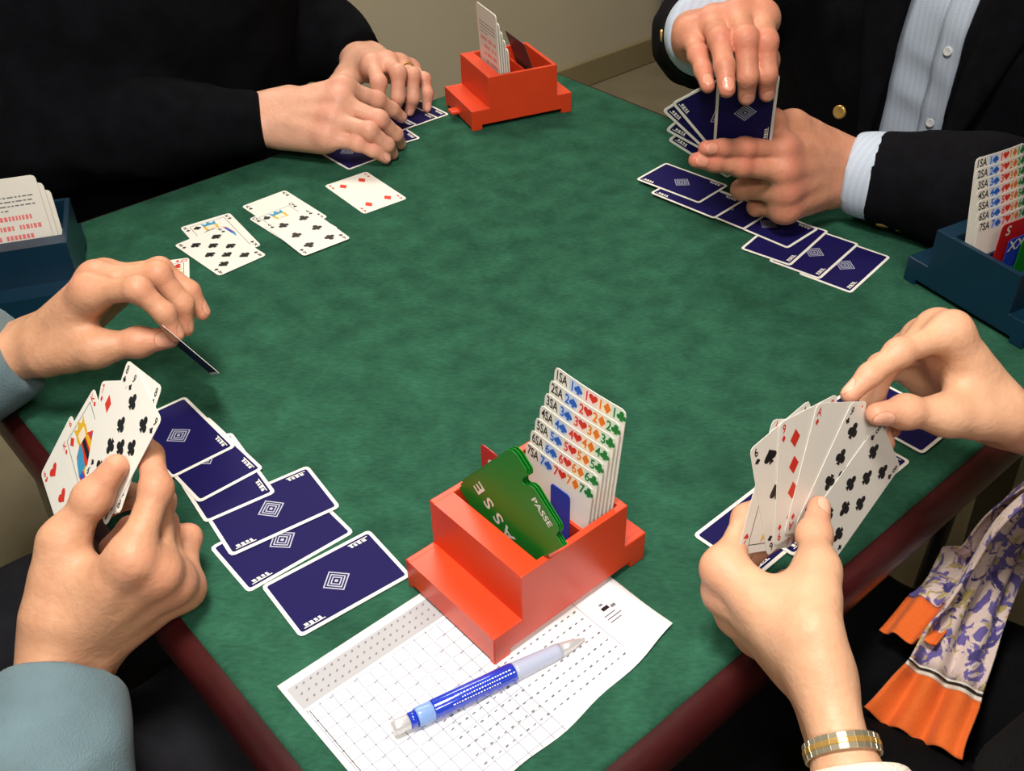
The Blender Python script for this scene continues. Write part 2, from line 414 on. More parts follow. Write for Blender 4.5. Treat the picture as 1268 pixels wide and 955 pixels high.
PIPPOS = {1: [(0, 0)], 2: [(0, 1), (0, -1)], 3: [(0, 1), (0, 0), (0, -1)], 4: [(-1, 1), (1, 1), (-1, -1), (1, -1)], 5: [(-1, 1), (1, 1), (-1, -1), (1, -1), (0, 0)],
          6: [(a, b) for a in (-1, 1) for b in (-1, 0, 1)], 7: [(a, b) for a in (-1, 1) for b in (-1, 0, 1)] + [(0, .5)],
          8: [(a, b) for a in (-1, 1) for b in (-1, 0, 1)] + [(0, .5), (0, -.5)], 9: [(a, b) for a in (-1, 1) for b in (-1, -.33, .33, 1)] + [(0, 0)],
          10: [(a, b) for a in (-1, 1) for b in (-1, -.33, .33, 1)] + [(0, .66), (0, -.66)]}
def face_print(rank, suit):
    p = Print(); m = SUITM[suit]; t = {1: 'A', 11: 'J', 12: 'Q', 13: 'K'}.get(rank, str(rank))
    for sx in (1, -1):
        for sy in (1, -1):
            a = 0 if sy > 0 else math.pi
            p.text(t, (sx * .0238, sy * .0385), .0058, m, a, sx=.8); p.pip(suit, (sx * .0238, sy * .0318), .0045, a)
    if rank <= 10:
        for x, y in PIPPOS[rank]: p.pip(suit, (x * .0125, y * .028), .0118, 0 if y >= 0 else math.pi)
    else:                                       # court card: framed double-ended figure
        w, h = .0198, .0385
        p.ring([(-w, -h), (w, -h), (w, h), (-w, h)], [(-w + .0005, -h + .0005), (w - .0005, -h + .0005), (w - .0005, h - .0005), (-w + .0005, h - .0005)], M_BLACK)
        for a in (0, math.pi):
            X = lambda pts, mm, lay=2: p.poly(p.xf(pts, (0, 0), .00113, a), mm, lay)
            X([(-15, 0), (15, 0), (12, 14), (5, 19), (-5, 19), (-12, 14)], M_RED if suit in 'HD' else M_ORANGEI)
            X([(-15, 0), (-6, 0), (-3, 18), (-9, 16), (-13, 10)], M_TEAL, 3); X([(4, 0), (9, 0), (6, 17), (3, 18)], M_YELLOW, 3)
            X([(10, 0), (14, 0), (12, 12), (9, 14)], M_BLUEI, 3); X([(-2, 2), (2, 2), (2, 18), (-2, 18)], M_BLACK, 3)
            X([(-4, 18), (4, 18), (4.5, 24), (3, 27), (-3, 27), (-4.5, 24)], M_LORANGE, 3)
            X([(-6, 26), (6, 26), (7, 33), (3, 29.5), (0, 34), (-3, 29.5), (-7, 33)], M_TEAL if suit in 'CS' else M_YELLOW, 4)
            X([(-6, 18), (-4, 18), (-4.5, 27), (-7, 25)], M_YELLOW, 4); X([(6, 18), (4, 18), (4.5, 27), (7, 25)], M_YELLOW, 4)
            p.pip(suit, p.xf([(-12, 28)], (0, 0), .00113, a)[0], .0085, a, lay=4)
    return p
def card_mesh(mb, O, ex, ey, en, top, under=None, w=CW, l=CL, rad=.0035, th=.0003, bend=0., mbody=None):
    mbody = mbody or M_CARD; nx, ny = (12, 6) if bend else (10, 1)
    def S(x, y, h):
        b = bend * (x / (w / 2)) ** 2
        return O + ex * x + ey * y + en * (h + b)
    a = [-w / 2, -w / 2 + rad * .29, -w / 2 + rad]; xs = a + list(np.linspace(-w / 2 + rad, w / 2 - rad, nx - 3))[1:-1] + [-q for q in a[::-1]]
    def ye(x):
        d = abs(x) - (w / 2 - rad)
        return l / 2 - rad + (math.sqrt(max(rad * rad - d * d, 0)) if d > 0 else rad)
    G = lambda h: [[S(x, -ye(x) + 2 * ye(x) * j / ny, h) for j in range(ny + 1)] for x in xs]
    A, B = G(th / 2), G(-th / 2); mb.grid(A, mbody, bool(bend)); mb.grid([r[::-1] for r in B], mbody, bool(bend))
    n = len(xs)
    ring = [(i, ny) for i in range(n)] + [(n - 1, j) for j in range(ny - 1, -1, -1)] + [(i, 0) for i in range(n - 2, -1, -1)] + [(0, j) for j in range(1, ny)]
    for q in range(len(ring)):
        i, j = ring[q]; i2, j2 = ring[(q + 1) % len(ring)]; mb.poly([A[i][j], A[i2][j2], B[i2][j2], B[i][j]], mbody)
    for pr, sg in ((top, 1), (under, -1)):
        if pr is None: continue
        for pts, m, lay in pr.p:
            h = sg * (th / 2 + .00005 * lay)
            if sg < 0: pts = [(-x, y) for x, y in pts]
            if sum(pts[i - 1][0] * pts[i][1] - pts[i][0] * pts[i - 1][1] for i in range(len(pts))) * sg < 0: pts = pts[::-1]
            if bend and max(q[0] for q in pts) - min(q[0] for q in pts) > .02:
                xs_ = sorted(q[0] for q in pts); x0, x1 = xs_[0], xs_[-1]; y0 = min(q[1] for q in pts); y1 = max(q[1] for q in pts)
                for k in range(10):
                    a_, b_ = x0 + (x1 - x0) * k / 10, x0 + (x1 - x0) * (k + 1) / 10; mb.poly([S(a_, y0, h), S(b_, y0, h), S(b_, y1, h), S(a_, y1, h)], m)
                continue
            if len(pts) <= 4: mb.poly([S(x, y, h) for x, y in pts], m)
            else:
                for t in tessellate_polygon([[Vector((x, y, 0)) for x, y in pts]]):
                    a_, b_, c_ = (pts[i] for i in t); fl = ((b_[0] - a_[0]) * (c_[1] - a_[1]) - (c_[0] - a_[0]) * (b_[1] - a_[1])) * sg < 0
                    mb.poly([S(*pts[i], h) for i in (t[::-1] if fl else t)], m)
def recenter(o):
    me = o.data; c = sum((v.co for v in me.vertices), Vector()) / len(me.vertices)
    me.transform(Matrix.Translation(-c)); o.location = c; return o
BACK = back_print(); BACKP = back_print(False)
def flat_card(name, label, group, c, ang, lvl, pr):
    """card lying on the felt: centre c (world xy), long axis at angle ang, lvl-th from the cloth"""
    ey = np.array([math.cos(ang), math.sin(ang), 0]); ex = np.array([ey[1], -ey[0], 0]); mb = MB()
    card_mesh(mb, np.array([c[0], c[1], TZ + .0004 + .00075 * lvl]), ex, ey, EZ, pr)
    return tag(recenter(mb.build(name, weld=False)), label, 'card', group)
def short_edge(a, b, side):
    """centre and long-axis angle of a card whose short edge runs between two points of the table"""
    A, B = at(*a), at(*b); d = nrm(B - A); n = np.array([-d[1], d[0], 0]) * side; c = (A + B) / 2 + n * CL / 2
    return c, math.atan2(n[1], n[0])
def long_edge(a, b, side):
    A, B = at(*a), at(*b); d = nrm(B - A); n = np.array([-d[1], d[0], 0]) * side; return (A + B) / 2 + n * CW / 2, math.atan2(d[1], d[0])

# ------------------------------------------------------------------ the room
def quad(name, P, m, kind='structure'):
    mb = MB(); mb.poly([np.array(p, float) for p in P], m); return tag(mb.build(name, weld=False), kind=kind)
U0, U1, V0, V1, ZC = -2.6, 3.4, -2.6, 2.27, 2.45
W3 = lambda u, v, z: EU * u + EV * v + EZ * z
def slab(name, lo, hi, m, bev=0):
    mb = MB(); mb.box(np.zeros(3), EU, EV, EZ, lo, hi, m, bev); return tag(mb.build(name), kind='structure')
slab('floor', (U0, V0, -.1), (U1, V1, 0), M_FLOOR)
slab('ceiling', (U0, V0, ZC), (U1, V1, ZC + .1), M_CEIL)
slab('wall_back', (U0, V1, -.1), (U1, V1 + .1, ZC + .1), M_WALL)
slab('wall_right', (U1, V0 - .1, -.1), (U1 + .1, V1 + .1, ZC + .1), M_WALL)
slab('wall_left', (U0 - .1, V0 - .1, -.1), (U0, V1 + .1, ZC + .1), M_WALL)
slab('wall_front', (U0, V0 - .1, -.1), (U1, V0, ZC + .1), M_WALL)
slab('baseboard_back', (U0, V1 - .014, 0), (U1, V1, .085), M_SKIRT, .004)
slab('baseboard_right', (U1 - .014, V0, 0), (U1, V1 - .014, .085), M_SKIRT, .004)
# grey cabinet against the back wall
cabo = empty('storage_cabinet', W3(2.95, 2.0, 0), 'plain grey cabinet against the wall behind the person in the suit', 'cabinet')
mb = MB(); mb.box(np.zeros(3), EU, EV, EZ, (2.58, 1.80, .06), (3.36, 2.25, 1.7), M_CAB, .006); mb.build('body', cabo)
mb = MB(); mb.box(np.zeros(3), EU, EV, EZ, (2.62, 1.82, 0), (3.34, 2.24, .06), M_DARKM); mb.build('plinth', cabo)
for k in range(2):
    mb = MB(); mb.box(np.zeros(3), EU, EV, EZ, (2.585 + .387 * k, 1.78, .08), (2.585 + .387 * k + .38, 1.80, 1.68), M_CAB, .004); d_ = mb.build('door', cabo)
    mb = MB(); mb.box(np.zeros(3), EU, EV, EZ, (2.93 + .10 * k, 1.765, .85), (2.945 + .10 * k, 1.78, .97), M_METAL, .003); mb.build('handle', d_)
# housings for the pendant and the two added fill lamps
for (nm, (x, y, zl), sx, sy, lab) in (('pendant_lamp', LAMP, .28, .28, 'square white pendant lamp hanging above the card table'), ('fill_lamp', FILL2, 1.1, .4, 'long white fill lamp added out of view towards the back wall'), ('fill_lamp', FILL3, 1.1, .4, 'long white fill lamp added out of view behind the camera')):
    e = empty(nm, (x, y, ZC), lab, 'lamp'); mb = MB(); z0 = zl + .005
    mb.box(np.array([x, y, z0]), np.array([1., 0, 0]), np.array([0, 1., 0]), EZ, (-sx / 2 - .03, -sy / 2 - .03, 0), (sx / 2 + .03, sy / 2 + .03, .09), M_CEIL, .006); mb.build('housing', e)
    mb = MB(); mb.tube([np.array([x, y, z0 + .09]), np.array([x, y, ZC])], .006, M_METAL, 10); mb.build('stem', e)
    for k in (-1, 1):
        mb = MB(); mb.box(np.array([x, y, z0 - .02]), np.array([1., 0, 0]), np.array([0, 1., 0]), EZ, (k * (sx / 2 + .02) - .008, -sy / 2 - .028, 0), (k * (sx / 2 + .02) + .008, sy / 2 + .028, .02), M_METAL); mb.build('frame_bar', e)

# ------------------------------------------------------------------ the card table
TU0, TU1, TV0, TV1 = .132, .987, .234, 1.089
TC = ((TU0 + TU1) / 2, (TV0 + TV1) / 2); TS = TU1 - TU0
table = empty('card_table', W3(TC[0], TC[1], 0), 'square card table with green felt top and dark red wooden rim', 'table')
def rsq(half, r, n=8): return rrect(2 * half, 2 * half, r, n)
def ring3(half, r, z): return [W3(TC[0] + x, TC[1] + y, TZ + z) for x, y in rsq(half, max(r, .002))]
H_ = TS / 2
mb = MB()
R = [ring3(H_ - .10, .03, 0), ring3(H_ - .004, .045, 0), ring3(H_, .048, -.0015), ring3(H_ + .001, .049, -.004)]
mb.poly(R[0], M_FELT); mb.grid(R, M_FELT, True, True); mb.build('felt_top', table)
mb = MB()
prof = [(-.002, -.004), (.006, -.004), (.012, -.007), (.016, -.014), (.0175, -.024), (.016, -.034), (.011, -.042), (.004, -.047), (-.008, -.048), (-.02, -.048), (-.02, -.012)]
mb.grid([ring3(H_ + d, .05 + d, z) for d, z in prof], M_MAHOG, True, True); mb.build('rim', table)
mb = MB(); mb.poly(ring3(H_ - .015, .04, -.018), M_DARKM); mb.build('underside', table)
for su in (-1, 1):
    for sv in (-1, 1):
        mb = MB(); a = W3(TC[0] + su * (H_ - .055), TC[1] + sv * (H_ - .055), TZ - .02); b = W3(TC[0] + su * (H_ - .035), TC[1] + sv * (H_ - .035), 0)
        w = .017; mb.grid([[p + EU * x * s + EV * y * s for x, y in ((-w, -w), (w, -w), (w, w), (-w, w))] for p, s in ((a, 1), (a * .5 + b * .5, .95), (b, .8))], M_LEG, False, True)
        mb.poly([b + EU * x * .8 + EV * y * .8 for x, y in ((-w, -w), (w, -w), (w, w), (-w, w))], M_LEG)
        lg = mb.build('leg', table)
        mb = MB(); mb.box(b, EU, EV, EZ, (-.016, -.016, 0), (.016, .016, .02), M_DARKM, .003); mb.build('rubber_foot', lg)

# ------------------------------------------------------------------ cards lying on the table
gW = 'face-down cards in front of the player in grey blue'
flat_card('playing_card', 'face-down navy card nearest the red box and score sheet, fully visible', gW, (-.126, .497), .641, 1, BACK)
c, a = long_edge((307.9, 734.7), (438.5, 660), 1)
flat_card('playing_card', 'face-down navy card half hidden behind the navy card nearest the score sheet', gW, c, a, 0, BACK)
flat_card('playing_card', 'face-down navy card lying crosswise in the left row, third from the red box', gW, (-.184, .570), .585, 1.3, BACK)
c, a = short_edge((255.6, 650), (341.5, 612.5), 1)
flat_card('playing_card', 'face-down navy card third from the top of the left row, narrow strip showing', gW, c, a, 2, BACK)
c, a = short_edge((247.5, 625.9), (326.8, 583.5), 1)
flat_card('playing_card', 'face-down navy card second from the top of the left row', gW, c, a, 3, BACK)
flat_card('playing_card', 'face-down navy card topmost of the left row, beside the held fan', gW, (-.274, .656), .703 + math.pi / 2, 4, BACK)
gE = 'face-down cards in front of the person in the suit'
for k, (s, lab) in enumerate([
    (((866, 256.4), (900.8, 235.1), 1), 'face-down navy card at the far end of the right row, topmost and fully edged'),
    (((884.8, 274.8), (921, 253), 1), 'face-down navy card second in the right row below the held fan'),
    (((920.3, 288.3), (958.5, 264.5), 1), 'face-down navy card third in the right row under the gripping hand'),
    (((975, 310.7), (1013.6, 286.4), 1), 'face-down navy card fourth in the right row, directly below the cuffed hand'),
    (((917.3, 310.3), (977.3, 331), 1), 'face-down navy card fifth in the right row, its left corner sticking out'),
    (((953, 325), (1012.8, 346.7), 1), 'face-down navy card sixth in the right row, second nearest the blue box'),
    (((991, 340.5), (1050.9, 362.7), 1), 'face-down navy card ending the right row next to the blue box')]):
    c, a = short_edge(*s); flat_card('playing_card', lab, gE, c, a, 6 - k, BACK)
def uv_card(px, du, dv, horiz, lvl, label, group, pr, dang=0.0):
    """card squared to the table with one corner at a pixel of the felt; du, dv say on which side it lies"""
    p = at(*px); w, l = (CL, CW) if horiz else (CW, CL); c = p + EU * du * w / 2 + EV * dv * l / 2
    flat_card('playing_card', label, group, c, TH + dang + (0 if horiz else math.pi / 2), lvl, pr)
gS = 'face-down cards in front of the person with the scarf'
uv_card((857, 663), 1, -1, True, 1, 'face-down navy card poking out left of the scarf wearers fan', gS, BACK, .02)
uv_card((905, 640), 1, -1, True, 2, 'face-down navy card behind the scarf wearers fan with only a corner showing', gS, BACK)
uv_card((1128, 572), -1, 1, False, 0, 'face-down navy card under the scarf wearers thumb, thin strip showing', gS, BACK)
uv_card((1142, 564), 1, 1, False, 1, 'face-down navy card beneath the scarf wearers picking hand', gS, BACK)
gN = 'face-down cards under the hands in black sleeves'
uv_card((431.7, 211), 1, 1, False, 0, 'face-down navy card whose corner shows below the front hand in black sleeve', gN, BACK)
uv_card((523.5, 169.8), -1, 1, False, 1, 'face-down navy card at the fingertips of the front hand', gN, BACK, -.12)
uv_card((556.6, 141.8), -1, 1, False, 0, 'face-down navy card nearest the far red box', gN, BACK)
uv_card((543.4, 146.9), -1, 1, False, 1, 'face-down navy card second from the far red box', gN, BACK)
uv_card((517.8, 156.5), -1, 1, False, 2, 'face-down navy card third from the far red box under the ringed hand', gN, BACK)
gD = 'face-up cards laid out in front of the player in black'
flat_card('playing_card', 'four of diamonds lying face up alone', gD, (-.163, 1.084), .647 + math.pi / 2, 0, face_print(4, 'D'))
c, a = short_edge((298.6, 256.3), (353.6, 235.7), -1); flat_card('playing_card', 'ace of clubs at the back of the face-up club column', gD, c, a, 0, face_print(1, 'C'))
c, a = short_edge((362, 309), (422, 283), 1); flat_card('playing_card', 'club court card in the middle of the face-up club column', gD, c, a, 1, face_print(12, 'C'))
c, a = short_edge((375, 319.9), (435.9, 296.5), 1); flat_card('playing_card', 'six of clubs at the front of the face-up club column', gD, c, a, 2, face_print(6, 'C'))
c, a = short_edge((222.2, 282.6), (285, 263.8), -1); flat_card('playing_card', 'spade court card half under the eight of spades', gD, c, a, 0, face_print(13, 'S'))
c, a = short_edge((270.5, 343.5), (331.3, 316.7), 1); flat_card('playing_card', 'eight of spades lying face up', gD, c, a, 1, face_print(8, 'S'))
c, a = long_edge((140, 332.5), (220, 321.4), -1); flat_card('playing_card', 'red court card mostly hidden behind the hand dropping a card', gD, c, a, 0, face_print(12, 'H'))

# ------------------------------------------------------------------ bidding boxes
def bidding_box(label, m, o, ea, eb, dividers=(.040, .066), tab=0):
    """o: corner of the base, ea: along the stepped length (.140), eb: depth (.093)"""
    e = empty('bidding_box', o, label, 'bidding box'); Lb, D, zs, zt, s1, s2 = .140, .093, .026, .066, .024, .021
    mb = MB()
    prof = [(0, 0), (.014, 0), (.014, .006), (Lb - .014, .006), (Lb - .014, 0), (Lb, 0), (Lb, zs), (Lb - s2, zs), (Lb - s2, zt), (s1, zt), (s1, zs), (0, zs)]
    for b0, b1 in ((0, .005), (D - .005, D)):
        mb = MB(); mb.prism(prof, o, ea, EZ, eb, b0, b1, m); ob = mb.build('side_plate', e); bv = ob.modifiers.new('bevel', 'BEVEL'); bv.width = .0008; bv.segments = 2; bv.limit_method = 'ANGLE'
    q0, q1 = .0046, D - .0046
    for x0, x1 in ((.0002, s1 + .002), (Lb - s2 - .002, Lb - .0002)): mb = MB(); mb.box(o, ea, eb, EZ, (x0, q0, .004), (x1, q1, zs - .0001), m); mb.build('step', e)
    for x0, x1 in ((s1 + .0002, s1 + .017), (Lb - s2 - .005, Lb - s2 - .0002)): mb = MB(); mb.box(o, ea, eb, EZ, (x0, q0, .006), (x1, q1, zt - .0001), m); mb.build('end_wall', e)
    mb = MB(); mb.box(o, ea, eb, EZ, (s1 + .010, .004, .006), (Lb - s2 - .003, D - .004, .010), m); mb.build('floor_panel', e)
    for x in dividers:
        mb = MB(); mb.box(o, ea, eb, EZ, (s1 + x - .0012, .004, .008), (s1 + x + .0012, D - .004, zt - .014), m); mb.build('divider', e)
    x0, x1 = ((-.012, .002), (Lb - .002, Lb + .012))[tab]; mb = MB(); mb.box(o, ea, eb, EZ, (x0, D * .42, .008), (x1, D * .58, .013), m, .002); mb.build('clip_tab', e)
    return e
SU = ('S', 'H', 'D', 'C'); SM = (M_BLUEI, M_RED, M_ORANGEI, M_GREENI); ST = (M_LBLUE, M_LPINK, M_LORANGE, M_LGREEN)
def bid_print(level, w, l):
    p = Print(); y = l / 2 - .0056
    cols = [-.375, -.165, .045, .235, .415]
    for i, tm in enumerate(ST): p.rect((cols[i + 1] - .095) * w, l / 2 - .0100, (cols[i + 1] + .085) * w, l / 2 - .0012, tm, 1)
    p.text(str(level) + 'SA', (cols[0] * w, y), .0072, M_BLACK, sx=.72)
    for i, su in enumerate(SU):
        p.text(str(level), (cols[i + 1] * w - .0034, y), .0072, SM[i], sx=.85); p.pip(su, (cols[i + 1] * w + .0024, y), .0078, m=SM[i])
    return p
def plate(name, label, cat, group, O, ex, ey, en, w, l, top, under=None, m=None, rad=.003, th=.0006, bend=0.):
    mb = MB(); card_mesh(mb, O, ex, ey, en, top, under, w, l, rad, th, bend, m); return tag(recenter(mb.build(name, weld=False)), label, cat, group)
ORD = ['top', 'second', 'third', 'fourth', 'fifth', 'sixth', 'lowest']
# --- near red box on the score sheet
bidding_box('orange red plastic bidding box standing on the score sheet', M_BOXR, uvz(.2628, .331), EU, EV, tab=1)
g = 'bid cards in the near red box'
for i in range(7):
    zt = .143 - .0095 * i; l = zt - .012; en = nrm(-EU + .10 * EZ); ey = nrm(EZ + .10 * EU); ex = -EV
    P = uvz(.374 - .0030 * i, .370 + .0010 * i, 0) ; O = uvz(.374 - .0030 * i, .370 + .0010 * i, .012 + l / 2)
    plate('bid_card', f'{ORD[i]} stepped white bid card in the near red box, reading {i+1}SA', 'bid card', g, O, ex, ey, en, .065, l, bid_print(i + 1, .065, l), None, M_BIDW, .004, .0006, -.0015)
def pass_print(w, l, m, big, small):
    p = Print()
    p.text(big, (-w / 2 + .0085, -.004), .0078, M_CARD, math.pi * 1.5 + math.pi, sx=1.15); p.text(small, (w * .1, l / 2 - .0065), .0052, M_CARD)
    return p
g = 'pass cards in the near red box'
def on_plane(px, n, o):
    d = (px[0] - 634) / FPX * CR - (px[1] - 477.5) / FPX * CU + _f; return CAM + d * ((o - CAM) @ n / (d @ n))
nP = -EU
for k in range(3):
    oP = uvz(.3095 + .0016 * k, 0, .066); B3 = on_plane((624 + 4 * k, 560 - 1.5 * k), nP, oP); C3 = on_plane((698 + 2 * k, 677 - 2 * k), nP, oP)
    ex = nrm(C3 - B3); ey = nrm(np.cross(nP, ex)); w, l = .068, .080; O = (B3 + C3) / 2 - ey * l / 2
    pr = Print(); pr.text('PASSE', (.0095, l / 2 + .0006), .0056, M_CARD)
    if k == 0:
        for j, ch in enumerate('ESSAP'): pr.text(ch, (-.0255 + .0118 * j, l / 2 - .0545), .0110, M_CARD, math.pi, sx=1.05)
    h_, x0 = l / 2, -w / 2
    out = [(x0, -h_), (w / 2, -h_), (w / 2, h_), (.026, h_), (.024, h_ + .006), (.021, h_ + .008), (-.005, h_ + .008), (-.008, h_ + .006), (-.010, h_ + .001), (-.012, h_), (-.014, h_ + .002), (-.014, h_ + .009), (-.017, h_ + .012), (x0 + .006, h_ + .012), (x0 + .002, h_ + .010), (x0, h_ + .006)]
    mb = MB(); mb.prism(out, O, ex, ey, nP, -.0003, .0003, M_GREENC)
    for pts, m, lay in pr.p:
        if sum(pts[i - 1][0] * pts[i][1] - pts[i][0] * pts[i - 1][1] for i in range(len(pts))) < 0: pts = pts[::-1]
        mb.poly([O + ex * x + ey * y + nP * (.0003 + .00006 * lay) for x, y in pts], m)
    tag(recenter(mb.build('pass_card', weld=False)), ('front green PASSE card tilted in the near red box', 'middle green PASSE card just behind the front one in the near red box', 'rear green PASSE card of the near red box')[k], 'bid card', g)
P = on_plane((601, 553), EU, uvz(.345, 0, 0)); p = Print(); p.text('C', (.002, .030), .0075, M_CARD)
plate('double_card', 'small red card edge behind the green cards of the near red box', 'bid card', None, P - EZ * .0425 - EV * .004, -EV, EZ, -EU, .018, .085, p, None, M_REDC)
P = on_plane((694, 606), EU, uvz(.343, 0, 0))
plate('redouble_card', 'small blue card between green and white cards of the near red box', 'bid card', None, P - EZ * .036, -EV, EZ, -EU, .018, .072, Print(), None, M_BLUEC)

# --- far red box
def rot2(a): return EU * math.cos(a) + EV * math.sin(a), -EU * math.sin(a) + EV * math.cos(a)
ea, eb = rot2(math.radians(-17)); o = uvz(.7747, .9732)
bidding_box('red plastic bidding box at the far corner of the table', M_BOXR, o, ea, eb)
g = 'bid cards in the far red box'
def note_print(w, l, rows=3, ink=None, text=True):
    p = Print(); rng = np.random.default_rng(int(w * 1e4))
    if text:
        for r in range(4):
            x = -w * .38
            while x < w * (.38 if r < 3 else .0):
                dx = rng.uniform(.0018, .006); p.rect(x, l * .33 - r * .0042, min(x + dx, w * .4), l * .33 - r * .0042 + .0013, M_INK, 1); x += dx + .0012
    for r in range(rows):
        x = -w * .36 + .004 * r; y = l * .33 - (.022 if text else .006) - r * .0095
        while x < w * .36:
            dx = rng.uniform(.0016, .0030)
            if rng.uniform() > .18: p.rect(x, y, x + dx, y + .0046, ink or M_PINKI, 1)
            x += dx + .0011
    return p
for i in range(5):
    zt = .137 - .011 * i; l = zt - .012; ey = nrm(EZ - .06 * ea); en = nrm(-ea - .06 * EZ); O = o + ea * (.044 + .0034 * i) + eb * (.040) + EZ * (.012 + l / 2)
    plate('bid_card', f'{ORD[i]} white bid card standing in the far red box', 'bid card', g, O, -eb, ey, en, .062, l, note_print(.062, l, 4, M_PINKI, True) if i == 0 else None, None, M_BIDW, .004, .0014)
plate('pass_card', 'dark folded card leaning at the right of the far red box', 'bid card', None, o + ea * .094 + eb * .046 + EZ * .056, -eb, nrm(EZ - .35 * ea), nrm(-ea - .35 * EZ), .06, .078, None, None, mat('card_greybrown', srgb(92, 70, 74), .4))

# --- right blue box
ez_ = np.array([.864, .414]); d = nrm(np.array([.837, .284]) - ez_); ea = EU * d[0] + EV * d[1]; eb = EU * -d[1] + EV * d[0]
o = uvz(*ez_); bidding_box('dark blue plastic bidding box at the right edge of the table', M_BOXB, o, ea, eb, tab=1)
g = 'bid cards in the right blue box'
for i in range(7):
    zt = .140 - .0092 * i; l = zt - .012; en = nrm(ea + .18 * EZ); ey = nrm(EZ + .30 * eb * 0 - .16 * ea); O = o + ea * (.046 + .0026 * i) + eb * .046 + EZ * (.012 + l / 2)
    plate('bid_card', f'{ORD[i]} stepped white bid card in the right blue box', 'bid card', g, O, eb, ey, en, .064, l, bid_print(i + 1, .064, l), None, M_BIDW, .004, .0006, -.002)
p = Print(); p.text('S', (-.012, .032), .0095, M_CARD)
plate('stop_card', 'red card marked S in the right blue box', 'bid card', None, o + ea * .078 + eb * .037 + EZ * .052, eb, EZ, ea, .044, .080, p, None, M_REDC)
p = Print(); p.text('XX', (-.010, .026), .0105, M_CARD)
plate('redouble_card', 'blue card marked XX in the right blue box', 'bid card', None, o + ea * .085 + eb * .042 + EZ * .046, eb, EZ, ea, .044, .066, p, None, M_BLUEC)
p = Print(); p.text('PASSE', (-.006, .029), .0062, M_CARD)
plate('pass_card', 'green PASSE card in the right blue box', 'bid card', None, o + ea * .093 + eb * .052 + EZ * .046, eb, EZ, ea, .050, .070, p, None, M_GREENC)
plate('redouble_card', 'blue card standing behind the green card at the right picture edge', 'bid card', None, o + ea * .088 + eb * .077 + EZ * .056, eb, EZ, ea, .024, .086, Print(), None, M_BLUEC)

# --- left blue box
e1 = nrm(np.array([.91, -.41])); eb = -(EU * e1[0] + EV * e1[1]); ea = EU * -e1[1] + EV * e1[0]
o = uvz(.237, .909); bidding_box('dark blue plastic bidding box at the left edge of the table', M_BOXB, o, ea, eb, tab=1)
g = 'bid cards in the left blue box'
for i in range(3):
    zt = .104 + .010 * i; l = zt - .012; en = nrm(-ea + .12 * EZ); ey = nrm(EZ + .12 * ea); O = o + ea * (.056 - .004 * i) + eb * (.040 + .004 * i) + EZ * (.012 + l / 2)
    plate('bid_card', ('rear white card with printed text in the left blue box', 'middle white card standing in the left blue box', 'front white card with rows of red print in the left blue box')[i], 'bid card', g, O, -eb, ey, en, .068, l, note_print(.068, l, 3, M_PINKI, True) if i == 2 else None, None, M_BIDW, .004, .0008)

# ------------------------------------------------------------------ score sheet
su0, su1, sv0, sv1 = .1496, .372, .265, .4115
def sheet_z(u, v):
    a = max(0, (u - .30) / .072); b = max(0, (.305 - v) / .04); return .0008 + .004 * min(a, 1.2) ** 2 * min(b, 1) ** 1.5 + .0006 * math.sin(u * 60) * b
def SP(u, v, h=0): return uvz(u, v, sheet_z(u, v) + h)
def sv_lo(u): return sv0 + .010 * max(0, (u - .2) / .17) ** 2 + .0012 * math.sin(u * 90)
sheet = empty('score_sheet', uvz(.26, .34, 0), 'white printed score sheet lying under the red bidding box', 'paper')
mb = MB(); us = np.linspace(su0, su1, 30)
mb.grid([[SP(u, sv_lo(u) + (sv1 - sv_lo(u)) * j / 16) for j in range(17)] for u in us], M_PAPER, True)
o_ = mb.build('paper', sheet); md = o_.modifiers.new('thick', 'SOLIDIFY'); md.thickness = .00025; md.offset = -1
mb = MB()
def line(u0, v0, u1, v1, w, m, h=.00025, n=8):
    d = nrm(np.array([u1 - u0, v1 - v0])); q = np.array([-d[1], d[0]]) * w / 2
    for k in range(n):
        a = np.array([u0, v0]) + (np.array([u1 - u0, v1 - v0])) * k / n; b = np.array([u0, v0]) + (np.array([u1 - u0, v1 - v0])) * (k + 1) / n
        mb.poly([SP(*(a - q), h), SP(*(b - q), h), SP(*(b + q), h), SP(*(a + q), h)], m)
line(su0 + .003, sv1 - .0165, su0 + .125, sv1 - .0165, .020, M_PAPERG, .0002, 12)
for k in range(13): line(su0 + .004 + k * .0092, sv0 + .001, su0 + .004 + k * .0092, sv1 - .028, .0006, M_LINE)
for k in range(13): line(su0 + .004, sv0 + .004 + k * .0094, su0 + .116, sv0 + .004 + k * .0094, .0005, M_LINE)
line(su0 + .0055, sv0, su0 + .0055, sv1 - .03, .0008, M_INK)
line(.335, .285, .335, .40, .0005, M_LINE); line(.28, .345, .362, .345, .0005, M_LINE)
rng = np.random.default_rng(3)
for k in range(3):                                    # dotted heading band
    for j in range(22): line(su0 + .008 + j * .0053, sv1 - .010 - k * .0062, su0 + .0095 + j * .0053, sv1 - .0088 - k * .0062, .0011, M_INK, .0003, 1)
for j in range(9):                                    # columns of small figures
    for i in range(26):
        u = .212 + i * .0056; v = sv0 + .016 + j * .0078
        if u > .335 or (v > .33 and u < .28): continue
        line(u, v, u + .0024, v + .0002, .0009 if (i + j) % 3 else .0013, M_INK, .0003, 1)
for j in range(8):
    for i in range(10):
        if rng.uniform() > .35: line(su0 + .02 + i * .0092, sv0 + .05 + j * .0094, su0 + .023 + i * .0092, sv0 + .0512 + j * .0094, .0010, M_LINE if (i + j) % 2 else M_LBLUE, .0003, 1)
for j in range(3): line(.343, .305 + j * .003, .353 + .003 * (j % 2), .305 + j * .003, .0009, M_INK, .0003, 1)
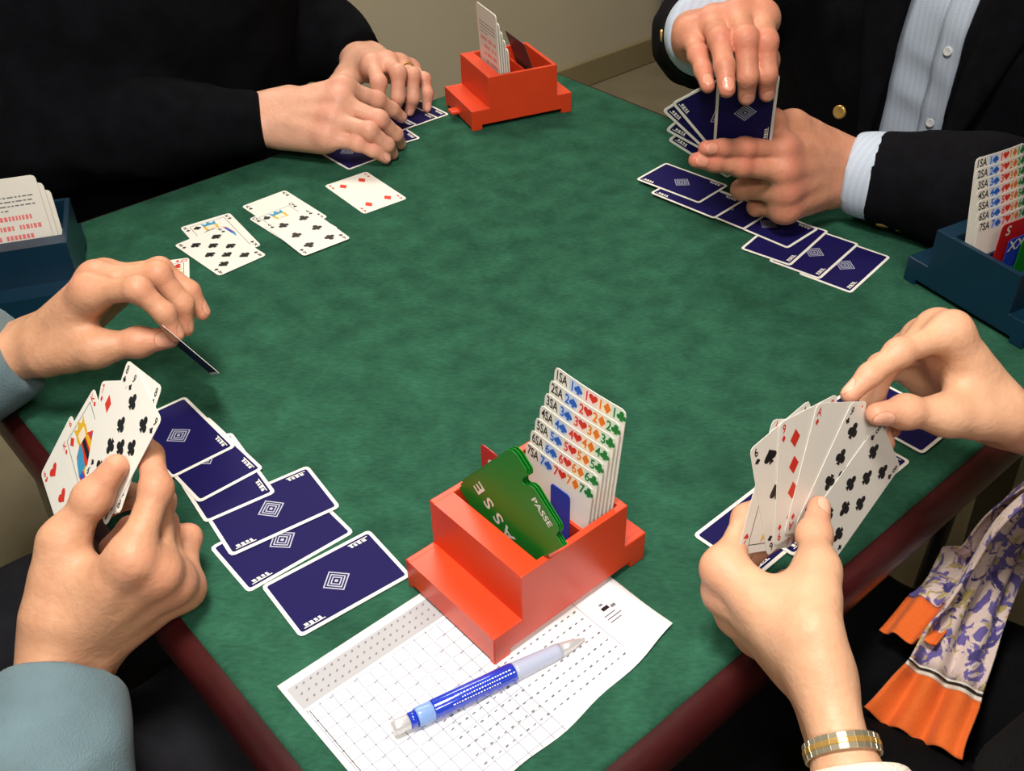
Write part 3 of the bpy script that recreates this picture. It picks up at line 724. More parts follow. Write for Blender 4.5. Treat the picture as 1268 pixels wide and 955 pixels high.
line(.346, .3165, .352, .3165, .003, M_BLACK, .0003, 1); line(.353, .315, .357, .315, .0024, M_INK, .0003, 1); line(.347, .3205, .350, .3205, .0018, M_INK, .0003, 1)
mb.build('printing', sheet, weld=False)

# ------------------------------------------------------------------ pen
pa, pb = at(486, 903, .0075), at(724, 791, .0035); pd = nrm(pb - pa); LP = np.linalg.norm(pb - pa)
pen = empty('ballpoint_pen', pa, 'blue ballpoint pen with clear grip lying on the score sheet', 'pen')
def seg(name, prof, m, parent=None):
    mb = MB(); mb.tube([pa + pd * LP * t for t, r in prof], [r for t, r in prof], m, 20); return mb.build(name, parent or pen)
seg('push_button', [(0, .0040), (.02, .0048), (.075, .0048), (.08, .0044)], M_METAL)
seg('collar', [(.08, .0050), (.115, .0054)], M_PENB); seg('ring', [(.115, .0060), (.125, .0063), (.19, .0063), (.195, .0060)], M_PENL)
bar = seg('barrel', [(.195, .0062), (.20, .0065), (.60, .0065), (.61, .0062)], M_PENB)
seg('grip', [(.61, .0062), (.63, .0061), (.84, .0052), (.86, .0050)], M_PENG)
seg('tip', [(.86, .0048), (.93, .0034), (.985, .0012), (1.0, .0006)], M_METAL)
mb = MB(); side = nrm(np.cross(pd, EZ)); vw = nrm(CAM - (pa + pb) / 2); rad = nrm(vw - pd * (vw @ pd)); tng = np.cross(pd, rad); rng = np.random.default_rng(8)
for r, (t0, t1) in enumerate(((.30, .58), (.33, .60), (.28, .52))):        # three lines of tiny white print
    t = t0
    while t < t1:
        dt = rng.uniform(.004, .012); a = (-.38 + r * .36)
        f = lambda t, a: pa + pd * LP * t + (rad * math.cos(a) + tng * math.sin(a)) * .00658
        mb.poly([f(t, a), f(t + dt, a), f(t + dt, a + .12), f(t, a + .12)], M_CARD); t += dt + .006
mb.build('lettering', bar, weld=False)

# ------------------------------------------------------------------ hands
# 21 joints each (wrist, four of the thumb, four of every finger), metres above the table top, world x y
HANDS = {
    'W_right': dict(s='R', sc=1.02, x=(0.7532, 0.2489, 0.6089), d=(0.434, -0.8836, -0.1756), t=(-0.9811, 0.1672, 0.0976),
        J=[(-0.2967, 0.4376, 0.0017), (-0.2979, 0.4420, 0.0349), (-0.2893, 0.4706, 0.0724), (-0.2691, 0.4868, 0.0955), (-0.2532, 0.4981, 0.1119), (-0.2381, 0.4513, 0.0778), (-0.2268, 0.4871, 0.1023), (-0.2353, 0.5112, 0.1091), (-0.2467, 0.5269, 0.1100), (-0.2278, 0.4566, 0.0594), (-0.2345, 0.5017, 0.0772), (-0.2604, 0.5161, 0.0693), (-0.2778, 0.5148, 0.0588), (-0.2244, 0.4656, 0.0398), (-0.2395, 0.5075, 0.0509), (-0.2655, 0.5138, 0.0407), (-0.2811, 0.5067, 0.0298), (-0.2241, 0.4762, 0.0217), (-0.2255, 0.5093, 0.0350), (-0.2427, 0.5196, 0.0316), (-0.2593, 0.5188, 0.0238)]),
    'W_left': dict(s='L', sc=1.02, x=(0.7616, 0.0343, 0.6471), d=(-0.641, 0.1861, 0.7446), t=(-0.3164, -0.8714, 0.3749),
        J=[(-0.3955, 0.7144, 0.0553), (-0.3758, 0.6892, 0.0649), (-0.3307, 0.6778, 0.0765), (-0.2964, 0.6822, 0.0790), (-0.2711, 0.6832, 0.0819), (-0.3264, 0.6936, 0.1200), (-0.2844, 0.6809, 0.1294), (-0.2668, 0.6758, 0.1102), (-0.2620, 0.6745, 0.0915), (-0.3279, 0.7151, 0.1175), (-0.2792, 0.7143, 0.1223), (-0.2630, 0.7082, 0.0971), (-0.2641, 0.7039, 0.0771), (-0.3294, 0.7344, 0.1072), (-0.2841, 0.7336, 0.1147), (-0.2624, 0.7288, 0.0967), (-0.2547, 0.7246, 0.0783), (-0.3300, 0.7510, 0.0944), (-0.2948, 0.7530, 0.1003), (-0.2781, 0.7502, 0.0890), (-0.2687, 0.7464, 0.0737)]),
    'N_right': dict(s='R', sc=1.05, x=(0.9601, -0.1843, 0.2104), d=(-0.2758, -0.4989, 0.8216), t=(-0.5341, 0.8372, -0.1173),
        J=[(-0.2861, 1.1962, 0.0441), (-0.2619, 1.2189, 0.0532), (-0.2204, 1.2440, 0.0437), (-0.1873, 1.2558, 0.0377), (-0.1615, 1.2596, 0.0343), (-0.1922, 1.1998, 0.0778), (-0.1566, 1.2183, 0.0548), (-0.1403, 1.2308, 0.0369), (-0.1305, 1.2404, 0.0224), (-0.1961, 1.1799, 0.0683), (-0.1498, 1.1710, 0.0503), (-0.1333, 1.1818, 0.0258), (-0.1299, 1.1933, 0.0086), (-0.2032, 1.1650, 0.0530), (-0.1599, 1.1472, 0.0471), (-0.1411, 1.1542, 0.0256), (-0.1371, 1.1656, 0.0084), (-0.2104, 1.1537, 0.0360), (-0.1751, 1.1441, 0.0327), (-0.1571, 1.1456, 0.0221), (-0.1439, 1.1503, 0.0094)]),
    'N_left': dict(s='L', sc=1.0, x=(0.4425, -0.8683, 0.224), d=(0.1097, 0.3003, 0.9475), t=(-0.8245, 0.3249, -0.4632),
        J=[(-0.1891, 1.4019, 0.0359), (-0.2027, 1.3720, 0.0363), (-0.2169, 1.3276, 0.0305), (-0.2214, 1.2939, 0.0295), (-0.2204, 1.2690, 0.0311), (-0.1698, 1.3125, 0.0619), (-0.1586, 1.2703, 0.0565), (-0.1605, 1.2599, 0.0328), (-0.1651, 1.2626, 0.0145), (-0.1516, 1.3234, 0.0595), (-0.1338, 1.2792, 0.0649), (-0.1356, 1.2667, 0.0376), (-0.1417, 1.2716, 0.0192), (-0.1372, 1.3365, 0.0506), (-0.1177, 1.2962, 0.0544), (-0.1181, 1.2831, 0.0296), (-0.1245, 1.2862, 0.0109), (-0.1254, 1.3488, 0.0390), (-0.1056, 1.3199, 0.0397), (-0.1014, 1.3068, 0.0253), (-0.1030, 1.3010, 0.0083)]),
    'E_right': dict(s='R', sc=1.1, x=(0.0614, -0.9037, 0.4238), d=(-0.0779, 0.419, 0.9046), t=(0.9175, 0.2578, -0.3027),
        J=[(0.2099, 1.0729, 0.1786), (0.2384, 1.0508, 0.1792), (0.2512, 1.0008, 0.1756), (0.2429, 0.9645, 0.1788), (0.2292, 0.9412, 0.1836), (0.2424, 0.9838, 0.2227), (0.2362, 0.9360, 0.2180), (0.2384, 0.9238, 0.1922), (0.2421, 0.9281, 0.1721), (0.2190, 0.9851, 0.2237), (0.2168, 0.9324, 0.2225), (0.2192, 0.9164, 0.1937), (0.2217, 0.9212, 0.1724), (0.1969, 0.9888, 0.2165), (0.1955, 0.9394, 0.2196), (0.1963, 0.9122, 0.2051), (0.1974, 0.8962, 0.1901), (0.1772, 0.9922, 0.2059), (0.1802, 0.9543, 0.2000), (0.1820, 0.9335, 0.1929), (0.1837, 0.9150, 0.1861)]),
    'E_left': dict(s='L', sc=1.05, x=(-0.8408, -0.4913, 0.2274), d=(0.5407, -0.7825, 0.3086), t=(0.0879, 0.8963, 0.4347),
        J=[(0.3548, 1.0058, 0.0527), (0.3321, 1.0133, 0.0775), (0.2929, 1.0035, 0.1057), (0.2653, 0.9852, 0.1192), (0.2462, 0.9687, 0.1263), (0.2742, 0.9680, 0.0979), (0.2329, 0.9497, 0.1076), (0.2085, 0.9389, 0.1133), (0.1909, 0.9305, 0.1177), (0.2771, 0.9581, 0.0780), (0.2305, 0.9445, 0.0915), (0.2015, 0.9357, 0.1000), (0.1825, 0.9290, 0.1061), (0.2810, 0.9561, 0.0560), (0.2435, 0.9829, 0.0457), (0.2550, 1.0079, 0.0355), (0.2740, 1.0161, 0.0319), (0.2842, 0.9580, 0.0347), (0.2624, 0.9854, 0.0236), (0.2788, 0.9982, 0.0211), (0.2973, 0.9954, 0.0238)]),
    'S_right': dict(s='R', sc=1.0, x=(-0.6695, 0.2662, 0.6934), d=(0.7089, 0.5078, 0.4895), t=(0.2252, -0.9731, -0.0482),
        J=[(0.3510, 0.5676, 0.0728), (0.3358, 0.5482, 0.0945), (0.2917, 0.5374, 0.1063), (0.2593, 0.5316, 0.1149), (0.2367, 0.5227, 0.1210), (0.2947, 0.5725, 0.1493), (0.2550, 0.5536, 0.1472), (0.2338, 0.5409, 0.1391), (0.2197, 0.5313, 0.1308), (0.2935, 0.5907, 0.1383), (0.2532, 0.5698, 0.1228), (0.2447, 0.5526, 0.0998), (0.2468, 0.5422, 0.0828), (0.2917, 0.6037, 0.1214), (0.2563, 0.5827, 0.1032), (0.2555, 0.5664, 0.0804), (0.2643, 0.5574, 0.0649), (0.2888, 0.6132, 0.1034), (0.2623, 0.5965, 0.0878), (0.2648, 0.5843, 0.0722), (0.2760, 0.5767, 0.0603)]),
    'S_left': dict(s='L', sc=0.95, x=(-0.4653, 0.881, -0.0861), d=(-0.8502, -0.4718, -0.2336), t=(0.5496, -0.1922, 0.813),
        J=[(0.1737, 0.3608, 0.0578), (0.1673, 0.3812, 0.0805), (0.1799, 0.4240, 0.0822), (0.1863, 0.4555, 0.0795), (0.1945, 0.4776, 0.0827), (0.1275, 0.4369, 0.0724), (0.1476, 0.4731, 0.0778), (0.1678, 0.4863, 0.0833), (0.1841, 0.4925, 0.0878), (0.1308, 0.4346, 0.0526), (0.1491, 0.4760, 0.0588), (0.1731, 0.4898, 0.0654), (0.1911, 0.4934, 0.0702), (0.1410, 0.4308, 0.0354), (0.1497, 0.4726, 0.0371), (0.1711, 0.4874, 0.0430), (0.1891, 0.4905, 0.0480), (0.1536, 0.4274, 0.0209), (0.1625, 0.4594, 0.0208), (0.1792, 0.4673, 0.0255), (0.1954, 0.4662, 0.0309)]),
}
IX = {n: i for i, n in enumerate(['w', 't0', 't1', 't2', 't3'] + [f + str(k) for f in 'imrp' for k in range(4)])}
def J_(h): return np.array(HANDS[h]['J']) + np.array([0, 0, TZ])
def joint(h, n): return J_(h)[IX[n]]
def hand_shape(h, elbow, fat=1.0, reach=.6, wr=1.0):
    D = HANDS[h]; J = J_(h); sc = D['sc'] * fat; d = nrm(D['d']); x = nrm(D['x']); sg = 1 if D['s'] == 'R' else -1
    rad = sg * np.cross(d, x); w = J[0]; g = lambda n: J[IX[n]]
    el = np.asarray(elbow, float)
    palm = []
    for f, off, r0, r1 in (('i', .015, .0150, .0120), ('m', .005, .0160, .0122), ('r', -.006, .0155, .0115), ('p', -.016, .0145, .0105)):
        a = w + rad * off * sc + x * .006 * sc - d * .001; palm.append(cone(a, g(f + '0') - d * .0035 * sc, r0 * sc, r1 * sc))
        palm.append(cone(a + d * .009 * sc + x * .02, g(f + '0') + d * .0055 * sc, .0035 * sc, .0046 * sc))        # extensor tendon
        palm.append(ell(g(f + '0') + d * .0018 * sc, np.array([.0106, .0106, .0106]) * sc))                        # knuckle
    palm.append(cone(g('t0'), g('t1'), .0185 * sc, .0128 * sc))
    palm.append(cone(w + x * .018 - rad * .020 * sc - d * .010 * sc, g('p0') - d * .009 * sc - x * .012, .0145 * sc, .0095 * sc))
    palm.append(cone(w + x * .03 - d * .010 * sc, g('m0') - x * .018 - d * .009 * sc, .0150 * sc, .0105 * sc))
    palm.append(cone(g('t0') * .45 + g('t1') * .55, g('i0') * .72 + w * .28 - d * .004, .0095 * sc, .0085 * sc))
    palm.append(cone(g('t1'), g('i0') * .55 + w * .45 - d * .003, .0070 * sc, .0085 * sc))
    fore = nrm(el - w); end = w + (el - w) * reach; lr = nrm(rad - fore * (rad @ fore))
    for s in (-1, 1):
        palm.append(cone(w + lr * s * .0115 * sc * wr + x * .004, w + fore * .055 + lr * s * .0115 * sc * wr, .0185 * sc * wr, .0200 * sc * wr))
        palm.append(cone(w + fore * .055 + lr * s * .0115 * sc * wr, end + lr * s * .014 * sc * wr, .0200 * sc * wr, .027 * sc * wr))
    palm.append(cone(w - rad * .019 * sc + fore * .012 + d * .008 * sc, w - rad * .018 * sc + fore * .03 + d * .007 * sc, .0085 * sc, .008 * sc))   # wrist bone
    fp = union(palm, .013)
    fs = []
    RR = {'i': (.0104, .0094, .0081, .0069), 'm': (.0106, .0096, .0083, .0071), 'r': (.0101, .0091, .0079, .0068), 'p': (.0090, .0080, .0070, .0060)}
    for f, R in RR.items():
        q = [g(f + str(k)) for k in range(4)]; R = [r * sc for r in R]
        fs.append(union([cone(q[0], q[1], R[0], R[1]), cone(q[1], q[2], R[1], R[2]), cone(q[2], q[3], R[2], R[3]), ell(q[1], [R[1] * 1.02] * 3)], .005))
    q = [g('t%d' % k) for k in range(4)]
    fs.append(union([cone(q[1], q[2], .0122 * sc, .0108 * sc), cone(q[2], q[3], .0112 * sc, .0082 * sc), ell(q[2], [.0112 * sc] * 3)], .006))
    def f(P):
        p = fp(P); r = None
        for i, q in enumerate(fs):
            k = smin(p, q(P), .010 if i < 4 else .014); r = k if r is None else smin(r, k, .0022)
        return r
    # nails and colour
    nails = []; reds = []
    for fn in 'imrp':
        a, b = g(fn + '2'), g(fn + '3'); di = nrm(b - a); df = nrm(sg * np.cross(di, rad)); sd = np.cross(di, df)
        r = RR[fn][3] * sc; nails.append((b - di * .002 + df * r * .95, np.stack([di, sd, df]), np.array([.0062, r * .78, .0036])))
        reds += [(g(fn + '1') + df * .006, .011, .75), (b, .012, .8), (g(fn + '0') + d * .010, .013, .6), (a + df * .006, .008, .35)]
    a, b = g('t2'), g('t3'); di = nrm(b - a); td = np.array(D['t']); df = nrm(td - di * (td @ di)); sd = np.cross(di, df)
    nails.append((b - di * .0005 + df * .0078 * sc, np.stack([di, sd, df]), np.array([.0078, .0068 * sc, .0042])))
    reds += [(b, .013, .7), (a + df * .008, .011, .5)]
    def attrs(V):
        na = np.zeros(len(V)); re = np.zeros(len(V))
        for c, R, r in nails:
            q = ((V - c) @ R.T) / r; na = np.maximum(na, np.clip((1.15 - np.sqrt((q ** 2).sum(1))) * 6, 0, 1))
        for c, s, a_ in reds: re += a_ * np.exp(-((V - c) ** 2).sum(1) / (2 * s * s))
        return dict(nail=na, red=np.clip(re, 0, 1))
    pts = np.concatenate([J, [end]])
    return f, pts, attrs
def hand_mesh(h, elbow, fat=1.0, reach=.6, vox=.0015, wr=1.0):
    f, pts, attrs = hand_shape(h, elbow, fat, reach, wr); V, F = mesh_sdf(f, pts.min(0) - .034, pts.max(0) + .034, vox); V = relax(V, F, 2, .4)
    return V, F, attrs(V)
def half(c, d, r=.11):
    c = np.asarray(c, np.float32); d = np.asarray(nrm(d), np.float32)
    return lambda P: np.maximum(-((P - c) @ d), np.sqrt(((P - c) ** 2).sum(1)) - r)
def sleeve(pts, rad, cuff_dir, k=.03, folds=.004, ffreq=70., seed=0, inner=.0035, deep=.05):
    """arm tube from the cuff (pts[0]) to the shoulder, cut square and hollow at the cuff"""
    f = chain(pts, rad, k); p0 = np.asarray(pts[0], float); ax = nrm(np.asarray(pts[1]) - p0)
    if folds:
        g = wrinkle(f, folds, ffreq, seed); c0 = p0.astype(np.float32); f0 = f
        def f(P):
            t = np.clip((np.sqrt(((P - c0) ** 2).sum(1)) - .035) / .05, 0, 1); return f0(P) * (1 - t) + g(P) * t
    return cut(f, half(p0, cuff_dir, .09), .004)
def head_parts(c, face, skin, hair, parent_pts):
    """shape of neck and head looking along face; returns sdf and points"""
    fx = nrm(face); lx = nrm(np.cross(EZ, fx)); ux = np.cross(fx, lx); R = np.stack([fx, lx, ux])
    L = lambda a, b, h: c + fx * a + lx * b + ux * h
    fs = [ell(L(-.01, 0, .035), (.098, .076, .092), R), ell(L(.028, 0, -.035), (.066, .060, .075), R), ell(L(.062, 0, -.085), (.030, .034, .026), R),
          cone(L(-.03, 0, -.06), parent_pts, .056, .062)]
    f = union(fs, .03)
    f2 = union([f, cone(L(.088, 0, .012), L(.106, 0, -.026), .009, .0135), ell(L(.092, 0, -.058), (.012, .024, .005), R), ell(L(.092, 0, -.069), (.012, .021, .006), R),
                cone(L(.084, .05, .03), L(.09, .015, .032), .009, .009), cone(L(.084, -.05, .03), L(.09, -.015, .032), .009, .009),
                ell(L(-.008, .079, -.012), (.02, .008, .032), R), ell(L(-.008, -.079, -.012), (.02, .008, .032), R)], .008)
    for s in (-1, 1): f2 = cut(f2, ell(L(.098, s * .032, .008), (.016, .017, .012), R), .008)
    hf = cut(union([ell(L(-.018, 0, .046), (.104, .084, .096), R), ell(L(-.05, 0, -.01), (.066, .076, .08), R)], .02), rbox(L(.125, 0, -.03), (.07, .2, .10), R, .02), .02)
    return f2, hf, L, [c + .14, c - .17], R
def join_meshes(parts):
    V = []; F = []; A = {'nail': [], 'red': []}; n = 0
    for v, f, a in parts:
        V.append(v); F.append(f + n); n += len(v)
        for k in A: A[k].append(a[k] if a else np.zeros(len(v)))
    return np.concatenate(V), np.concatenate(F), {k: np.concatenate(q) for k, q in A.items()}

def person(label, base, face, lat, cen, skin, hands, hairm, parts_cb, chest, hip, headc, fat=1.0, vox=.0015, sh=.19, wr=1.0):
    """hands: {joint set: (elbow, shoulder)}; parts_cb(root) adds the clothing"""
    root = empty('person', base, label, 'person')
    P = []
    for h, (el, s_) in hands.items():
        P.append(hand_mesh(h, el, fat, .72, vox, wr))
        f = chain([J_(h)[0] * .35 + el * .65, el, s_], [.03, .036, .045], .02); q = np.array([J_(h)[0], el, s_]); P.append((*mesh_sdf(f, q.min(0) - .06, q.max(0) + .06, .008), None))
    tf = union([cone(hip - lat * .07, chest - lat * .06, .105, .105), cone(hip + lat * .07, chest + lat * .06, .105, .105), cone(chest - lat * sh * .8 + EZ * .10, chest + lat * sh * .8 + EZ * .10, .055, .055)], .05)
    q = np.array([hip, chest]); P.append((*mesh_sdf(tf, q.min(0) - .3, q.max(0) + .3, .012), None))
    hf, hair, L, pts, R = head_parts(headc, face, skin, hairm, chest + EZ * .14)
    q = np.array(pts + [chest + EZ * .14]); P.append((*mesh_sdf(hf, q.min(0) - .07, q.max(0) + .04, .0045), None))
    V, F, A = join_meshes(P)
    link('body', np_mesh('body', V, F, skin, A), root)
    o = sdf_obj('hair', wrinkle(hair, .003, 160, 5), pts, .03, .005, hairm, root)
    for s in (-1, 1):
        mb = MB(); c = L(.0785, s * .032, .008); n = 10
        mb.grid([[c + .0115 * (R[0] * math.cos(a) + math.sin(a) * (R[1] * math.cos(b) + R[2] * math.sin(b))) for b in np.linspace(0, 2 * math.pi, 14, endpoint=False)] for a in np.linspace(.01, 3.1, n)], M_EYE, True, True)
        e = mb.build('eye', root); mb = MB(); mb.poly([c + R[0] * .0116 + .0048 * (R[1] * math.cos(b) + R[2] * math.sin(b)) for b in np.linspace(0, 2 * math.pi, 14, endpoint=False)], M_IRIS); mb.build('iris', e)
    parts_cb(root)
    return root
def legs(root, hip, face, lat, m, name, knee_d=.40, spread=.10, kz=-.17, seed=1, skirt=None):
    fs = []; pts = []
    for s in (-1, 1):
        a = hip + lat * s * .085 + EZ * .06; a[2] = TZ - .165; k = hip + face * knee_d + lat * s * spread; k[2] = TZ + kz; f = k + face * .02; f[2] = .08
        fs.append(chain([a, k, f], [.085, .068, .052], .03)); pts += [a, k, f]
        mb = MB(); fx = face; c = np.array([f[0], f[1], 0])
        prof = [(-.07, .03, .045), (-.05, .038, .06), (0, .042, .07), (.06, .045, .055), (.12, .046, .042), (.165, .036, .034), (.185, .012, .022)]
        mb.grid([[c + fx * x + lat * w * math.cos(b) + EZ * (hh * (.5 + .5 * math.sin(b)) + .001) for b in np.linspace(0, 2 * math.pi, 16, endpoint=False)] for x, w, hh in prof], M_DARKM, True, True)
        mb.poly([c + fx * -.07 + lat * .03 * math.cos(b) + EZ * (.045 * (.5 + .5 * math.sin(b)) + .001) for b in np.linspace(0, 2 * math.pi, 16, endpoint=False)], M_DARKM)
        mb.build('shoe', root)
    f = wrinkle(union(fs, .02), .006, 45, seed)
    sdf_obj(name, f, pts, .11, .007, m, root)
def torso(chest, hip, lat, sh, r=.125, shr=.075, k=.06):
    """torso with rounded shoulders"""
    return union([cone(hip - lat * .075, chest - lat * .075, r, r), cone(hip + lat * .075, chest + lat * .075, r, r),
                  cone(chest - lat * (sh - .02) + EZ * .105, chest + lat * (sh - .02) + EZ * .105, shr, shr), cone(chest + EZ * .11, chest + EZ * .17, .075, .062)], k)
def button(c, n, r, m, parent, name='button'):
    n = nrm(n); a = nrm(np.cross(n, [.3, .2, 1])); b = np.cross(n, a); mb = MB()
    mb.grid([[c + n * h + q * (a * math.cos(t) + b * math.sin(t)) for t in np.linspace(0, 2 * math.pi, 14, endpoint=False)] for h, q in ((-.001, r), (.0012, r), (.002, r * .85), (.0013, r * .6), (.0013, .0002))], m, True, True)
    return mb.build(name, parent)

# ---- player in black (far left)
def uw(u, v, z): return uvz(u, v, z)
N_EL_R, N_EL_L = uw(.310, 1.225, .055), uw(.755, 1.365, .05); N_SH_R, N_SH_L = uw(.29, 1.34, .26), uw(.71, 1.35, .26)
N_CH, N_HIP = uw(.50, 1.335, .15), uw(.51, 1.40, -.20)
def cloth_n(root):
    fs = [torso(N_CH, N_HIP, EU, .19, .158)]
    allp = [N_CH, N_HIP, N_EL_L, N_EL_R, N_SH_L, N_SH_R]
    for h, el, s_, cuff, r0, sd in (('N_right', N_EL_R, N_SH_R, at(326, 150, .045), .036, 3), ('N_left', N_EL_L, N_SH_L, None, .036, 4)):
        w = joint(h, 'w'); c = cuff if cuff is not None else w + nrm(el - w) * .012; dr = nrm(w - el) if cuff is None else nrm(joint(h, 'm0') - el)
        fs.append(sleeve([c, c * .6 + el * .4, el, s_], [r0, .052, .070, .076], dr, folds=.010, ffreq=45, seed=sd))
        allp.append(w)
    f = wrinkle(fs[0], .008, 26, 2); g = lambda P: smin(smin(f(P), fs[1](P), .03), fs[2](P), .03)
    sdf_obj('sweater', g, allp, .16, .006, M_BLACKC, root); legs(root, N_HIP, -EV, EU, M_TROUS, 'trousers', seed=11)
person('person in a black sweater leaning on the table with both hands on cards', uw(.49, 1.42, -TZ), -EV, EU, None, SK_N,
       {'N_right': (N_EL_R, N_SH_R), 'N_left': (N_EL_L, N_SH_L)}, M_HAIRD, cloth_n, N_CH, N_HIP, uw(.49, 1.30, .47), 1.0, .0017)
# the ring on his left hand
a, b = joint('N_left', 'r0'), joint('N_left', 'r1'); t = nrm(b - a); c = a * .45 + b * .55; p_ = nrm(np.cross(t, EZ)); q_ = np.cross(t, p_)
mb = MB(); mb.grid([[c + t * dx + rr * (p_ * math.cos(s) + q_ * math.sin(s)) for s in np.linspace(0, 2 * math.pi, 24, endpoint=False)] for dx, rr in ((-.0022, .0105), (-.0022, .0118), (.0022, .0118), (.0022, .0105), (-.0022, .0105))], M_GOLD, True, True)
tag(recenter(mb.build('finger_ring')), 'thin gold ring on the far hand in black sleeve', 'ring')

# ---- person in the suit (far right)
E_EL_R, E_EL_L = uw(1.095, .875, .07), uw(1.02, .29, .06); E_SH_R, E_SH_L = uw(1.27, .79, .27), uw(1.27, .37, .27)
E_CH, E_HIP = uw(1.255, .58, .15), uw(1.32, .58, -.20)
def cloth_e(root):
    allp = [E_CH, E_HIP, E_EL_L, E_EL_R, E_SH_L, E_SH_R]
    sf = wrinkle(torso(E_CH, E_HIP, EV, .19, .127), .003, 40, 9)
    sdf_sh = [sf]; sl = []
    for h, el, s_, sd in (('E_right', E_EL_R, E_SH_R, 5), ('E_left', E_EL_L, E_SH_L, 6)):
        w = joint(h, 'w'); ax = nrm(el - w); dr = -ax; c0 = w + ax * .006; c1 = w + ax * .030
        sdf_sh.append(sleeve([c0, c0 + ax * .03, w + ax * .16], [.0375, .0385, .042], dr, folds=.0012, seed=sd, inner=.0025, deep=.03))
        sl.append(sleeve([c1, c1 * .6 + el * .4, el, s_], [.047, .055, .063, .078], dr, folds=.005, ffreq=50, seed=sd + 10, inner=.004, deep=.03)); allp.append(w)
    fsh = lambda P: np.minimum(np.minimum(sdf_sh[0](P), sdf_sh[1](P)), sdf_sh[2](P))
    so = sdf_obj('shirt', fsh, allp, .14, .0045, M_SHIRT, root)
    jk = wrinkle(union([torso(E_CH, E_HIP, EV, .20, .142, .085), cone(E_HIP + EV * .15, E_CH + EV * .185 + EU * .01, .13, .11), cone(E_HIP - EV * .13, E_CH - EV * .13 + EU * .01, .12, .10)], .04), .005, 30, 12)
    R = np.stack([EU, nrm(EV * 1 + EZ * .10), nrm(EZ - EV * .10)])
    jk = cut(jk, rbox(uw(1.10, .578, .12), (.09, .041, .40), R, .01), .006)
    jf = lambda P: smin(smin(jk(P), sl[0](P), .03), sl[1](P), .03)
    jo = sdf_obj('jacket', jf, allp, .17, .005, M_SUIT, root)
    # lapels folded back along the opening
    for s, v0 in ((1, .622), (-1, .534)):
        mb = MB(); rows = []
        for z in np.linspace(-.02, .30, 12):
            wl = .012 + .055 * max(0, min(1, (z + .0) / .22)); rows.append([uw(1.118 - .004 * j + .012 * (j / 4) ** 2 * (1 if j else 0), v0 - .10 * z + s * wl * j / 4, z) for j in range(5)])
        mb.grid(rows, M_SUIT, True); o = mb.build('lapel', jo); md = o.modifiers.new('thick', 'SOLIDIFY'); md.thickness = .003
    legs(root, E_HIP, -EU, EV, M_SUIT, 'trousers', seed=12)
    # placket and buttons of the shirt
    mb = MB(); rows = []
    def front(v, z):                                        # first hit of the shirt looking along +u
        us = np.linspace(1.02, 1.3, 400); P = np.array([uw(u, v, z) for u in us], np.float32); d = sf(P); i = int(np.argmax(d < 0)); return us[i]
    for z in np.linspace(-.06, .26, 26): rows.append([uw(front(.568 - .10 * z + dv, z) - .0022, .568 - .10 * z + dv, z) for dv in np.linspace(-.016, .016, 5)])
    mb.grid(rows, M_SHIRT, True); o = mb.build('placket', so); md = o.modifiers.new('thick', 'SOLIDIFY'); md.thickness = .0012
    for z in (.028, .122, .215): button(uw(front(.568 - .10 * z, z) - .0045, .568 - .10 * z, z), -EU + .1 * EZ, .0055, M_PEARL, so)
    w = joint('E_left', 'w'); ax = nrm(E_EL_L - w); dn = nrm(-EZ * .8 + (CAM - w) * .6); dn = nrm(dn - ax * (dn @ ax)); button(w + ax * .018 + dn * .040, dn, .0050, M_PEARL, so)
    for k, (h, el, px) in enumerate((('E_right', E_EL_R, 0), ('E_left', E_EL_L, 0), ('E_left', E_EL_L, 1))):
        w = joint(h, 'w'); ax = nrm(el - w); tw = (-EU * .2 - EZ * .25 + EV * 1.0) if h == 'E_right' else (-EZ * 1.0 - EU * .75); dn = nrm(tw - ax * (tw @ ax))
        button(w + ax * (.052 + .02 * px) + dn * (.048 + .0015 * px), dn, .0068, M_GOLD, jo)
    button(uw(1.095, .655, .03), -EU + .2 * EZ, .0085, M_GOLD, jo)
person('person in a dark suit jacket and pale striped shirt sorting a fan of cards', uw(1.32, .58, -TZ), -EU, EV, None, SK_E,
       {'E_right': (E_EL_R, E_SH_R), 'E_left': (E_EL_L, E_SH_L)}, M_HAIRG, cloth_e, E_CH, E_HIP, uw(1.22, .58, .47), 1.03, .0016)

# ---- player in grey blue (near left)
w_ = joint('W_right', 'w'); W_EL_R = at(10, 1130, -.045); W_EL_L = at(-215, 520, .03); W_SH_R, W_SH_L = uw(-.15, .43, .25), uw(-.13, .80, .25)
W_CH, W_HIP = uw(-.14, .62, .14), uw(-.24, .62, -.20)
def cloth_w(root):
    fs = [wrinkle(torso(W_CH, W_HIP, EV, .19, .135), .006, 30, 21)]; allp = [W_CH, W_HIP, W_EL_L, W_EL_R, W_SH_L, W_SH_R]
    for h, el, s_, cuff, sd in (('W_right', W_EL_R, W_SH_R, at(80, 842, 0), 22), ('W_left', W_EL_L, W_SH_L, at(24, 432, .055), 23)):
        w = joint(h, 'w'); c = cuff; dr = nrm(joint(h, 'm0') - el) if h == 'W_left' else nrm(w - el)
        fs.append(sleeve([c, c + nrm(el - c) * .035, c + nrm(el - c) * .07, el, s_], [.0365, .040, .050, .060, .068], dr, folds=.011, ffreq=46, seed=sd, inner=.003)); allp.append(w)
    g = lambda P: smin(smin(fs[0](P), fs[1](P), .03), fs[2](P), .03)
    sdf_obj('sweater', g, allp, .15, .0045, M_SWEAT, root); legs(root, W_HIP, EU, EV, M_TROUS, 'trousers', seed=13)
